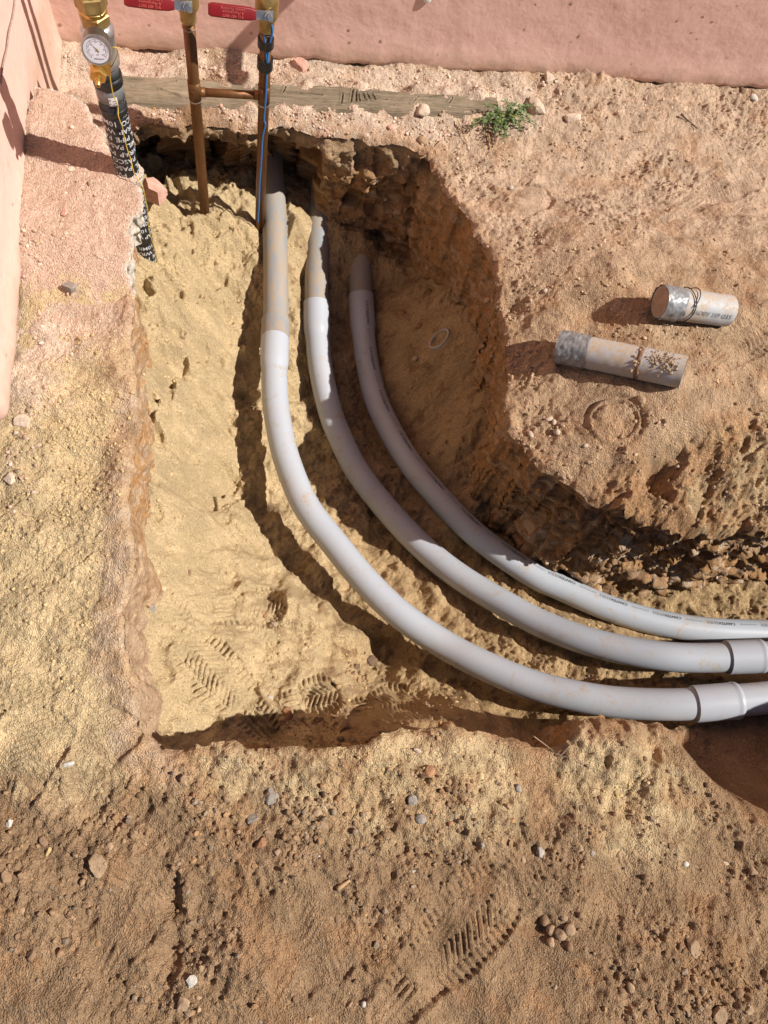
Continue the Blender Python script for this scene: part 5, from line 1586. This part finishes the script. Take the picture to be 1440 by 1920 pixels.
litter("twig", [(1277, 214, .003), (1290, 226, .002), (1308, 241, .001)], .0024, M_TWIG, "short dark twig lying on the ground near the back wall", "twig", taper=True)
litter("straw", [(1196, 246, .002), (1220, 244, .003)], .0012, M_STRAW, "pale straw on the pebbly ground left of the dark twig", "straw")
litter("dry_stem", [(858, 225, .004), (868, 245, .008), (873, 262, .003), (880, 285, .001)], .0014, M_STRAW, "dry curled stem left of the green weed", "stem", taper=True)
litter("dry_stem", [(915, 250, .004), (920, 270, .004), (917, 290, .001)], .0022, simple("orange_stem", (.46, .27, .12), .8, 0, .2, 80, .1), "orange dry stub below the green weed", "stem", taper=True)
litter("dry_stem", [(828, 262, .006), (800, 290, .003), (787, 297, .0)], .0010, M_STRAW, "pale stalk leaning over the far corner of the trench", "stem")
litter("root", [(1000, 1380, .002), (1030, 1402, .004), (1048, 1418, .003), (1070, 1395, .004), (1078, 1388, .003)], .0010, simple("rootlet", (.36, .26, .17), .8, 0, .2, 80, .1), "pale rootlet bridging the notch in the near bank", "root", taper=True)
litter("root", [(1046, 1416, .003), (1085, 1425, .006), (1102, 1436, .002)], .0009, bpy.data.materials["rootlet"], "second thin rootlet lying right of the bank notch", "root", taper=True)
litter("straw", [(1378, 1800, .002), (1390, 1830, .003), (1410, 1850, .001)], .0013, M_STRAW, "dry straw at the bottom right corner among pebbles", "straw", taper=True)
litter("wood_chip", [(632, 1667, .001), (645, 1658, .002), (657, 1650, .001)], .0040, simple("wood_sliver", (.52, .33, .17), .8, 0, .2, 60, .2), "orange wooden sliver on the soil below the gravel patch", "wood chip", taper=True)
litter("twig", [(545, 672, .003), (548, 685, .003), (551, 697, .001)], .0012, M_STRAW, "pale stick on the shaded sand between front and middle conduits", "twig", floor=True)

# ------------------------------------------------------------------ stones one can tell apart
def stone_shape(sub, seed, cuts=9, flat=.75):
    r = np.random.default_rng(seed); v, f = sub; v = v.copy()
    sc = np.array([r.uniform(.8, 1.15), r.uniform(.65, 1.0), r.uniform(flat * .75, flat * 1.1)])
    for _ in range(cuts):
        nn = r.normal(0, 1, 3); nn /= np.linalg.norm(nn); d = r.uniform(.42, .80) if cuts > 6 else r.uniform(.6, .88)
        v = v - np.maximum(v @ nn - d, 0)[:, None] * nn
    if len(v) > 20:
        k = 0.10 * noise3(v[:, 0] * 2.2 + seed, v[:, 1] * 2.2, v[:, 2] * 2.2, seed % 50) + 0.05 * noise3(v[:, 0] * 6 + seed, v[:, 1] * 6, v[:, 2] * 6, seed % 37)
        v = v * (1 + k)[:, None]
    return v * sc, f


STC = {'w': (.55, .51, .45), 'p': (.60, .47, .36), 'pk': (.62, .36, .28), 't': (.39, .265, .165), 'b': (.28, .175, .105), 'r': (.35, .185, .10), 'g': (.33, .29, .25), 'o': (.50, .27, .09), 'd': (.19, .125, .08), 's': (.54, .41, .23), 'y': (.58, .43, .20)}
CLODG = "loose brown clods in front of the trench"
stones = [  # px, py, size px, colour, label, group, on the floor, kind
    (1000, 205, 46, 'p', "largest pale rock right beside the green weed", None, 0, 'rock'), (1072, 221, 34, 'p', "rounded pale stone on grey pebbles right of the weed's rock", None, 0, 'rock'),
    (1030, 146, 24, 'p', "pale stone against the foot of the back wall", None, 0, 'rock'), (562, 124, 34, 'pk', "pinkish plaster lump above the timber right of the blue wire", None, 0, 'rock'),
    (790, 211, 34, 'p', "pale crumbly clod sitting on the timber's front edge", None, 0, 'clod'), (1413, 184, 16, 'w', "bright white pebble by the back wall at right", None, 0, 'pebble'),
    (1390, 172, 22, 'd', "dark clod beside the bright white pebble", None, 0, 'clod'), (735, 238, 17, 'pk', "salmon pink plaster chip on the far gravel lip", None, 0, 'chip'), (792, 265, 20, 't', "tan pebble on the far corner of the trench lip", None, 0, 'pebble'),
    (556, 232, 18, 'w', "white chip on the lip right of the blue wire", None, 0, 'chip'), (290, 204, 13, 'o', "small orange clay lump on the lip left of the copper pipes", None, 0, 'clod'), (310, 196, 15, 'w', "white flake right of the small orange lump", None, 0, 'chip'),
    (85, 1580, 30, 'b', "brown clod with a black shadow on the left foreground", None, 0, 'clod'), (184, 1622, 42, 't', "big tan double clod in the left foreground", None, 0, 'clod'), (206, 1586, 16, 't', "pale pebble above the big tan clod", None, 0, 'pebble'),
    (92, 1597, 18, 'y', "yellow flake below the shadowed brown clod", None, 0, 'chip'), (128, 1432, 21, 'w', "white stone on the sandy ground left of the trench corner", None, 0, 'rock'), (18, 1543, 20, 'w', "white stone at the left edge of the foreground", None, 0, 'rock'),
    (9, 1642, 26, 'b', "brown clod cut by the left picture edge", None, 0, 'clod'), (60, 1790, 26, 'b', "lone brown clod in the bottom left corner", None, 0, 'clod'), (357, 1842, 24, 'w', "white stone near the bottom, left of centre", None, 0, 'rock'),
    (342, 1880, 28, 't', "tan stone below the bottom white stone", None, 0, 'rock'), (350, 1665, 22, 'b', "brown stone at the head of the soil furrow", None, 0, 'rock'), (806, 1447, 25, 'r', "reddish square stone on sand below the conduits", None, 0, 'rock'),
    (901, 1456, 18, 's', "sandy pebble right of the reddish square stone", None, 0, 'pebble'), (508, 1492, 34, 'g', "large grey brown stone in the central gravel patch", None, 0, 'rock'), (474, 1536, 27, 'g', "grey and white stone left below the largest gravel stone", None, 0, 'rock'),
    (490, 1579, 25, 'r', "orange brown stone in the lower gravel patch", None, 0, 'rock'), (1300, 1773, 36, 't', "tan flat topped stone at lower right", None, 0, 'rock'), (1352, 1900, 48, 't', "broad tan stone half buried at the bottom right", None, 0, 'rock'),
    (594, 1521, 18, 't', "split tan pebble above a round clod", None, 0, 'pebble'), (604, 1548, 27, 't', "round tan clod below the split pebble", None, 0, 'clod'), (775, 1500, 24, 'g', "light grey stone at the top of the right gravel patch", None, 0, 'rock'), (788, 1536, 20, 'g', "grey pebble at the middle of the right gravel patch", None, 0, 'pebble'),
    (598, 1606, 10, 'w', "tiny white chip under the round tan clod", None, 0, 'chip'), (775, 1634, 12, 'w', "white chip below the right gravel patch", None, 0, 'chip'), (783, 1407, 15, 'p', "pale chip on the sandy near bank", None, 0, 'chip'),
    (1012, 1597, 26, 'g', "grey stone in a group of three at right centre", None, 0, 'rock'), (1085, 1592, 20, 't', "tan stone in a group of three at right centre", None, 0, 'rock'), (1160, 1604, 22, 't', "flat tan stone right of the group of three", None, 0, 'rock'),
    (1285, 1620, 12, 'w', "small white pebble near the right boot print", None, 0, 'pebble'), (1362, 1619, 13, 'p', "pale flake at the boot print's right rim", None, 0, 'chip'), (1411, 1634, 22, 't', "tan stone near the right picture edge", None, 0, 'rock'),
    (1182, 1851, 21, 't', "round tan pebble left of the buried bottom stone", None, 0, 'pebble'), (1165, 1857, 13, 'b', "brown pebble touching a round tan pebble near the bottom", None, 0, 'pebble'), (1385, 1862, 20, 'b', "brown pebble above the buried bottom stone", None, 0, 'pebble'), (1402, 1894, 28, 't', "pale tan stone in the bottom right corner", None, 0, 'rock'),
    (682, 1883, 12, 'w', "white pebble left of the large boot print's heel", None, 0, 'pebble'), (970, 1476, 22, 'g', "grey clod below the bank notch", None, 0, 'clod'), (1127, 1503, 12, 't', "small tan clod on the sandy slope below the conduits", None, 0, 'clod'),
    (1029, 786, 15, 'p', "upper of two touching pale pebbles on the right bank", None, 0, 'pebble'), (1039, 792, 13, 'p', "lower of two touching pale pebbles on the right bank", None, 0, 'pebble'), (1044, 811, 15, 'p', "pale pebble below the two touching ones", None, 0, 'pebble'), (994, 815, 15, 'p', "pale pebble at the lip of the right bank", None, 0, 'pebble'),
    (1098, 836, 11, 'p', "small pale pebble left of the pressed ring mark", None, 0, 'pebble'), (1201, 750, 20, 't', "flat tan pebble just below the longer cut conduit", None, 0, 'pebble'), (1022, 546, 12, 'p', "pale pebble left of the short conduit stub", None, 0, 'pebble'), (959, 353, 11, 'w', "small white pebble below the weed", None, 0, 'pebble'),
    (40, 790, 34, 'p', "pale stone at the end of the side wall", None, 0, 'rock'), (16, 898, 28, 'p', "rounded pale stone at the left edge of the sand", None, 0, 'rock'), (50, 745, 22, 'pk', "pale pink stone against the side wall", None, 0, 'rock'), (107, 603, 24, 'pk', "pinkish chunk among rubble by the side wall", None, 0, 'rock'), (122, 398, 20, 'pk', "plaster lump on the slab near the side wall", None, 0, 'rock'),
    (131, 540, 30, 'g', "grey angular chunk on the slab's near end", None, 0, 'rock'), (148, 280, 15, 'pk', "small pink flake on top of the slab", None, 0, 'chip'), (134, 318, 12, 'p', "tiny pale chip on top of the slab", None, 0, 'chip'),
    (287, 356, 44, 'pk', "angular concrete chunk wedged under the slab by the wrapped pipe", None, 1, 'rock'), (540, 1340, 28, 'r', "round reddish clod in the trench beside the tread marks", None, 1, 'clod'), (697, 1242, 26, 'd', "dark clod at the shadow edge under the front conduit", None, 1, 'clod'), (668, 1252, 18, 'd', "smaller dark clod left of the shadowed clod", None, 1, 'clod'),
    (646, 1366, 34, 'b', "large brown clod against the near trench wall", None, 1, 'clod'), (600, 1352, 20, 'b', "brown clod left of the large near-wall clod", None, 1, 'clod'), (284, 1142, 20, 'g', "grey stone on the sand by the left trench wall", None, 1, 'rock'), (262, 1137, 12, 'b', "brown pebble left of the grey trench stone", None, 1, 'pebble'),
    (296, 1072, 14, 's', "sandy clod at the foot of the left trench wall", None, 1, 'clod'), (355, 1073, 12, 'b', "small brown clod on the open sand", None, 1, 'clod'), (424, 1076, 11, 'b', "small dark clod above the chevron print", None, 1, 'clod'), (497, 1152, 16, 'r', "red clod below the chevron print", None, 1, 'clod'), (487, 1330, 12, 'd', "small dark pebble by the diagonal boot print", None, 1, 'pebble'),
    (508, 1308, 11, 'w', "white chip in the trench right of the diagonal print", None, 1, 'chip'), (1350, 1272, 14, 'r', "reddish pebble between front and middle conduits", None, 1, 'pebble'), (755, 588, 14, 'r', "brown pebble on shaded sand right of the rear conduit", None, 1, 'pebble'), (788, 612, 14, 'r', "brown pebble left of the cut ring", None, 1, 'pebble'), (778, 672, 12, 'p', "pale pebble below the cut ring", None, 1, 'pebble'),
    (273, 668, 20, 's', "lump of damp sand by the left trench wall", None, 1, 'clod'), (290, 742, 24, 's', "lower lump of damp sand by the left trench wall", None, 1, 'clod')]
for (px, py, sz) in [(1021, 1725, 24), (1034, 1744, 24), (1051, 1751, 24), (1033, 1766, 22), (1068, 1743, 22), (1057, 1721, 16), (1067, 1775, 20), (1088, 1716, 14)]:
    stones.append((px, py, sz, 'b' if (px + py) % 3 else 't', "smooth brown pebble in the tight cluster right of the large boot print", "pebbles clustered in a hollow", 0, 'pebble'))
for (px, py, sz, c) in [(345, 1458, 20, 't'), (362, 1490, 15, 'r'), (400, 1456, 13, 'b'), (355, 1500, 15, 'b'), (370, 1470, 16, 'b'), (540, 1503, 16, 'b'), (522, 1500, 12, 't'), (545, 1528, 14, 'b'), (518, 1598, 17, 't'), (448, 1545, 15, 'b'), (455, 1518, 13, 'b'), (500, 1560, 12, 't'),
                        (310, 1583, 12, 'b'), (325, 1627, 15, 'b'), (432, 1648, 14, 'b'), (475, 1700, 11, 'b'), (632, 1722, 18, 'b'), (408, 1738, 10, 'b'), (378, 1815, 14, 't'), (390, 1828, 10, 't'), (372, 1870, 17, 't'), (355, 1898, 18, 't'), (155, 1562, 14, 'b'), (90, 1614, 14, 'b'), (40, 1510, 12, 'b'), (195, 1475, 14, 'b'), (205, 1500, 14, 't'),
                        (760, 1522, 16, 't'), (772, 1535, 14, 'b'), (758, 1510, 12, 'b'), (800, 1530, 12, 'b'), (812, 1522, 12, 'r'), (795, 1568, 12, 't'), (845, 1545, 11, 'r'), (860, 1555, 12, 'b'), (880, 1562, 12, 'b'), (905, 1585, 12, 'g'), (930, 1600, 12, 'b'), (980, 1612, 15, 't'), (1055, 1612, 12, 'b'), (1070, 1626, 12, 'r'), (1090, 1622, 13, 't'), (1108, 1600, 16, 'g'),
                        (1236, 1890, 22, 'b'), (1215, 1902, 18, 'b'), (1190, 1905, 14, 't'), (1320, 1862, 16, 't'), (1308, 1878, 14, 'b'), (1275, 1775, 14, 'b'), (1322, 1790, 12, 'b'), (1295, 1745, 11, 't'), (1300, 1885, 12, 'b'), (733, 1740, 12, 't'), (752, 1735, 10, 'b'), (1425, 1730, 12, 'b'), (1395, 1560, 12, 'b')]:
    stones.append((px, py, sz, c, "loose brown clod scattered over the soil in front of the trench", CLODG, 0, 'clod'))
ANCH = [(508, 1492, "the large grey brown stone"), (490, 1579, "the orange brown gravel stone"), (184, 1622, "the big tan double clod"), (85, 1580, "the shadowed brown clod at left"), (350, 1665, "the stone heading the soil furrow"), (357, 1842, "the bottom white stone"),
        (128, 1432, "the white stone by the trench corner"), (18, 1543, "the white stone at the left edge"), (775, 1500, "the light grey gravel stone"), (788, 1536, "the grey pebble in the right gravel"), (806, 1447, "the reddish square stone"), (1012, 1597, "the grey stone at right centre"), (1085, 1592, "the tan stone at right centre"),
        (1300, 1773, "the tan flat topped stone"), (1352, 1900, "the buried bottom stone"), (604, 1548, "the round tan clod"), (1182, 1851, "the round tan bottom pebble"), (645, 1658, "the orange wooden sliver"), (1411, 1634, "the tan stone near the right edge"), (970, 1476, "the grey clod below the notch")]
CW = {'t': 'tan', 'b': 'brown', 'r': 'reddish', 'g': 'grey'}
seen_ = {}
for i, st in enumerate(stones):
    if not st[4].startswith(("loose brown", "smooth brown")): continue
    if st[4].startswith("smooth brown"):
        wd = {(1021, 1725): "upper left", (1034, 1744): "middle", (1051, 1751): "second from the right in the middle row of", (1033, 1766): "lowest left", (1068, 1743): "rightmost", (1057, 1721): "smallest upper", (1067, 1775): "lowest right", (1088, 1716): "outlying upper right"}[(st[0], st[1])]
        lb = f"{wd} pebble {'' if wd.endswith('of') else 'of '}the tight cluster in a hollow at lower right" if not wd.endswith('of') else f"pebble {wd} the tight cluster at lower right"
    else:
        d_, ax_n, nm_ = min((math.hypot(st[0] - a_, st[1] - b_), (st[0] - a_, st[1] - b_), n_) for a_, b_, n_ in ANCH)
        dx_, dy_ = ax_n; dr = ("left of" if dx_ < 0 else "right of") if abs(dx_) > 2.2 * abs(dy_) else (("above" if dy_ < 0 else "below") if abs(dy_) > 2.2 * abs(dx_) else (("upper " if dy_ < 0 else "lower ") + ("left of" if dx_ < 0 else "right of")))
        sw = "small" if st[2] < 13 else ("middling" if st[2] < 17 else "larger")
        far_ = "" if d_ > 40 else "close "
        lb = f"{sw} {CW[st[3]]} clod {far_}{dr} {nm_}"
        k_ = 2
        while lb in seen_:
            lb = f"{['', '', 'next', 'third', 'fourth'][k_]} {sw} {CW[st[3]]} clod {far_}{dr} {nm_}"; k_ += 1
        seen_[lb] = 1
    stones[i] = st[:4] + (lb,) + st[5:]
for i, (px, py, sz, c, lab, grp, fl, cat) in enumerate(stones):
    if fl:
        p = U(px, py, -.3)
        for _ in range(4): p = U(px, py, float(floor_at(p[0], p[1])))
    else:
        p = UG(px, py)
        for _ in range(4): p = U(px, py, float(ground_at(p[0], p[1])))
    if grid_at(LAYER["slab"], GX0, GY0, GS, p[0], p[1]) > .004 and not fl: p = U(px, py, float(grid_at(SZ, gxs[0], gys[0], .003, np.array(p[0]), np.array(p[1]))))
    if lab.startswith("angular concrete"): p = U(px, py, -.17)
    dep = np.dot(p - np.array([0, 0, CAM_H]), -CR[:, 2]); r = sz * .5 * dep / FPX * 1.08
    v, f = stone_shape(ICO2 if sz > 22 else ICO1, 300 + i, 10 if cat in ('rock', 'chip', 'clod') else 4, .72 if cat != 'chip' else .4)
    if cat in ('clod',): v = v * (1 + .30 * fbm3(v[:, 0] + i, v[:, 1], v[:, 2], .8, 3, .6, 11))[:, None] * (1 + .12 * noise3(v[:, 0] * 3.3 + i, v[:, 1] * 3.3, v[:, 2] * 3.3, 9))[:, None]
    if lab.startswith("angular concrete"):
        bmq = bmesh.new(); bmesh.ops.create_cube(bmq, size=1.7); bmesh.ops.subdivide_edges(bmq, edges=bmq.edges[:], cuts=6, use_grid_fill=True); bmesh.ops.triangulate(bmq, faces=bmq.faces[:])
        bmq.verts.index_update(); v = np.array([tuple(q_.co) for q_ in bmq.verts]); f = np.array([[q_.index for q_ in g_.verts] for g_ in bmq.faces]); bmq.free()
        for nn_, dd__ in (((.7, .5, .5), .75), ((-.5, -.6, .6), .8), ((.6, -.7, .3), .8)):
            nn_ = np.array(nn_) / np.linalg.norm(nn_); v = v - np.maximum(v @ nn_ - dd__, 0)[:, None] * nn_
        v = v * (1 + .12 * fbm3(v[:, 0], v[:, 1], v[:, 2], .9, 3, .5, 8))[:, None] * np.array([1, .8, .9])
    th = random.uniform(0, 6.28); ct, sn = math.cos(th), math.sin(th)
    v = v @ np.array([[ct, sn, 0], [-sn, ct, 0], [0, 0, 1]]) * r
    base = np.array(STC[c]) * random.uniform(.88, 1.1)
    o = mesh_np({'rock': 'stone'}.get(cat, cat), v, f, M_STONE, None, np.clip(base[None] * (1 + .35 * noise3(v[:, 0] / .008, v[:, 1] / .008, v[:, 2] / .008, i % 40))[:, None], .03, .8), smooth=cat in ('clod', 'pebble'))
    o.location = (p[0], p[1], p[2] + r * .08)
    tag(o, lab, {'rock': 'stone', 'chip': 'stone chip'}.get(cat, cat), grp)

# ------------------------------------------------------------------ crumbs and gravel too many to count
TPL0 = [stone_shape(ICO0, 900 + k, 2, .8) for k in range(14)]; TPL1 = [stone_shape(ICO1, 950 + k, 8, .8) for k in range(12)]


def crumbs(name, label, spots, size, palette, where, seed, big=.0045, power=2.2):
    r = np.random.default_rng(seed); xs_, ys_, sz_ = [], [], []
    for px, py, rad, cnt in spots:
        c = UG(px, py) if where != 'floor' else U(px, py, -.33)
        a = r.uniform(0, 2 * np.pi, cnt); q_ = rad * np.sqrt(r.uniform(0, 1, cnt)) * (1 + .25 * r.normal(0, 1, cnt))
        xs_.append(c[0] + q_ * np.cos(a)); ys_.append(c[1] + q_ * np.sin(a)); sz_.append(size[0] + (size[1] - size[0]) * r.uniform(0, 1, cnt) ** (power * 2.2))
    x, y, z_s = np.concatenate(xs_), np.concatenate(ys_), np.concatenate(sz_)
    # crumbs gather in drifts
    kp = r.uniform(0, 1, len(x)) < np.clip(.42 + 2.3 * fbm2(x, y, .06, 3, .6, seed + 3), .05, 1)
    sd_ = sd_at(x, y); kp &= (sd_ > .012) if where == 'floor' else (sd_ < -.003)
    kp &= (x > LEFT_X + .006) & (y < BACK_Y - .01)
    for a_, b_, w_, d_, t_ in (fb if where == 'floor' else gb):
        ln = np.linalg.norm(b_ - a_); dd_ = (b_ - a_) / ln; v_ = (x - a_[0]) * dd_[0] + (y - a_[1]) * dd_[1]; u_ = np.abs(-(x - a_[0]) * dd_[1] + (y - a_[1]) * dd_[0])
        kp &= ~((v_ > 0) & (v_ < ln) & (u_ < w_ * .48) & (r.uniform(0, 1, len(x)) < .9))
    x, y, z_s = x[kp], y[kp], z_s[kp]
    z = floor_at(x, y) if where == 'floor' else ground_at(x, y)
    if where != 'floor':
        sl_ = layer("slab", x, y); z = np.where(sl_ > .003, grid_at(SZ, gxs[0], gys[0], .003, x, y), z)
    VV_, FF_, CC_ = [], [], []; base_ = 0
    pal = np.array(palette)
    for i in range(len(x)):
        v, f = (TPL1 if z_s[i] > big else TPL0)[r.integers(0, 12)]
        th = r.uniform(0, 6.28); ct, sn = math.cos(th), math.sin(th); tl = r.uniform(-.6, .6); c2, s2 = math.cos(tl), math.sin(tl)
        m = np.array([[ct, sn, 0], [-sn, ct, 0], [0, 0, 1]]) @ np.array([[1, 0, 0], [0, c2, s2], [0, -s2, c2]])
        VV_.append(v @ m * z_s[i] + np.array([x[i], y[i], z[i] + z_s[i] * r.uniform(-.1, .5)])); FF_.append(f + base_); base_ += len(v)
        CC_.append(np.repeat((pal[r.integers(0, len(pal))] * r.uniform(.75, 1.2))[None], len(v), 0))
    o = mesh_np(name, np.vstack(VV_), np.vstack(FF_), M_STONE, None, np.clip(np.vstack(CC_), .02, .8), smooth=False)
    stuff(o); o["label"] = label; return len(x)


BROWN = [(.29, .18, .10), (.25, .155, .09), (.33, .205, .115), (.36, .235, .14), (.29, .215, .15), (.36, .215, .11)]
CHIP = [(.62, .47, .35), (.70, .58, .46), (.58, .38, .29), (.52, .38, .26), (.66, .46, .37), (.48, .35, .24)]
TAN = [(.48, .335, .215), (.42, .29, .18), (.54, .39, .26), (.36, .24, .145)]
SANDC = [(.57, .42, .215), (.52, .38, .195), (.60, .45, .24)]
crumbs("gravel_patch", "brown gravel and soil crumbs strewn over the foreground", [(500, 1530, .09, 650), (380, 1475, .05, 260), (600, 1540, .06, 350), (780, 1530, .08, 650), (870, 1570, .08, 500), (1000, 1610, .07, 320), (1100, 1620, .07, 260), (130, 1590, .11, 450), (230, 1640, .08, 260), (340, 1850, .08, 320),
        (700, 1740, .07, 320), (1260, 1850, .10, 420), (1390, 1880, .08, 300), (1380, 1600, .08, 220), (600, 1650, .14, 500), (300, 1720, .14, 420), (900, 1650, .10, 260), (1150, 1700, .12, 320), (80, 1800, .12, 320), (550, 1850, .12, 320), (1180, 1500, .09, 220), (30, 1450, .09, 240), (870, 1440, .1, 220), (1330, 1500, .06, 120)],
       (.0011, .0062), BROWN, 'ground', 401)
crumbs("plaster_chips", "pale pink plaster crumbs along the foot of the walls", [(300, 115, .05, 160), (420, 122, .06, 420), (520, 125, .06, 480), (620, 135, .06, 480), (720, 150, .06, 460), (830, 165, .06, 420), (930, 180, .06, 360), (1030, 165, .07, 320), (420, 222, .05, 420), (520, 228, .05, 420), (620, 232, .05, 460), (720, 240, .05, 460), (800, 240, .05, 420), (300, 212, .04, 240), (245, 205, .03, 120),
        (860, 260, .05, 260), (95, 470, .04, 220), (85, 560, .04, 260), (70, 640, .04, 240), (55, 710, .03, 200), (40, 760, .03, 120), (110, 600, .04, 160), (130, 130, .04, 150), (120, 480, .06, 70), (60, 420, .02, 60), (170, 420, .06, 50), (25, 850, .05, 150), (30, 930, .06, 180), (150, 330, .06, 90), (1200, 180, .08, 240), (1380, 190, .06, 160)],
       (.0011, .0058), CHIP, 'ground', 402)
crumbs("bank_crumbs", "tan soil crumbs strewn over the right bank", [(900, 330, .06, 420), (960, 300, .07, 360), (870, 300, .04, 260), (1100, 260, .12, 500), (1250, 330, .10, 600), (1150, 420, .09, 420), (1380, 260, .10, 400), (1000, 470, .08, 380), (960, 560, .05, 420), (985, 690, .05, 420), (1000, 800, .05, 300), (1150, 520, .10, 320), (1380, 480, .10, 320), (1300, 650, .12, 320), (1050, 900, .05, 260), (1200, 830, .08, 180),
        (1130, 640, .06, 200), (1400, 720, .08, 200), (1240, 900, .07, 260), (1330, 930, .08, 320), (1420, 900, .08, 260)], (.0010, .0055), TAN, 'ground', 403)
crumbs("sand_clods", "small lumps of yellow sand on the left bank", [(120, 760, .08, 700), (170, 650, .06, 500), (190, 780, .06, 420), (110, 900, .08, 600), (190, 880, .05, 420), (60, 1000, .09, 420), (150, 1100, .08, 260), (80, 1200, .10, 300), (730, 1400, .08, 300), (1200, 1480, .06, 200)], (.0012, .0040), SANDC, 'ground', 404)
crumbs("bedding_crumbs", "crumbs of damp sand over the trench floor", [(300, 470, .07, 420), (300, 600, .07, 420), (300, 720, .07, 420), (300, 850, .07, 320), (300, 1000, .07, 260), (400, 560, .07, 260), (400, 420, .05, 220), (560, 430, .04, 320), (480, 430, .05, 200), (350, 1200, .08, 260), (480, 1220, .08, 320), (600, 1230, .07, 320), (560, 1330, .07, 260), (720, 1320, .06, 300), (400, 900, .09, 200), (850, 1330, .06, 200),
        (700, 700, .10, 300), (800, 650, .08, 200), (1200, 1140, .12, 420), (1350, 1140, .10, 300), (1150, 1260, .12, 320), (1330, 1270, .08, 200), (640, 450, .05, 220)], (.0012, .0045), SANDC + [(.42, .28, .15)], 'floor', 405)
crumbs("trench_soil_crumbs", "dark soil crumbs along the near trench wall and under the conduits", [(650, 1365, .05, 220), (590, 1360, .05, 160), (690, 1250, .04, 160), (760, 1340, .05, 180), (500, 1160, .03, 60), (280, 1140, .03, 40), (800, 820, .07, 160), (1100, 1290, .08, 180), (620, 1385, .04, 120)], (.0015, .0070), BROWN, 'floor', 406)

# crumbs and small stones standing proud of the cut faces
r = np.random.default_rng(407)
VV_, FF_, CC_ = [], [], []; base_ = 0
for i in range(5200):
    a_ = int(r.integers(6, nT - 30)); b_ = int(r.integers(0, nS))
    if depth[a_, b_] < .006 or PX[a_, b_] > 1.35 or r.uniform() > .35 + .65 * float(far_side[a_, b_]) + .5 * float(nearR[a_, b_]): continue
    if smooth_left[a_, b_] > .5 and r.uniform() > .25: continue
    sz_ = .0012 + .0068 * r.uniform() ** 4.5
    v, f = (TPL1 if sz_ > .0045 else TPL0)[r.integers(0, 12)]
    m = np.linalg.qr(r.normal(0, 1, (3, 3)))[0]
    VV_.append(v @ m * sz_ + np.array([PX[a_, b_] + N2[b_, 0] * sz_ * .2, PY[a_, b_] + N2[b_, 1] * sz_ * .2, Zw[a_, b_]])); FF_.append(f + base_); base_ += len(v)
    CC_.append(np.repeat((np.clip(wc[a_, b_], .02, .7) * r.uniform(.8, 1.45))[None], len(v), 0))
o = stuff(mesh_np("wall_crumbs", np.vstack(VV_), np.vstack(FF_), M_STONE, None, np.clip(np.vstack(CC_), .02, .7), smooth=False))
o["label"] = "crumbs and small stones sticking out of the cut trench walls"
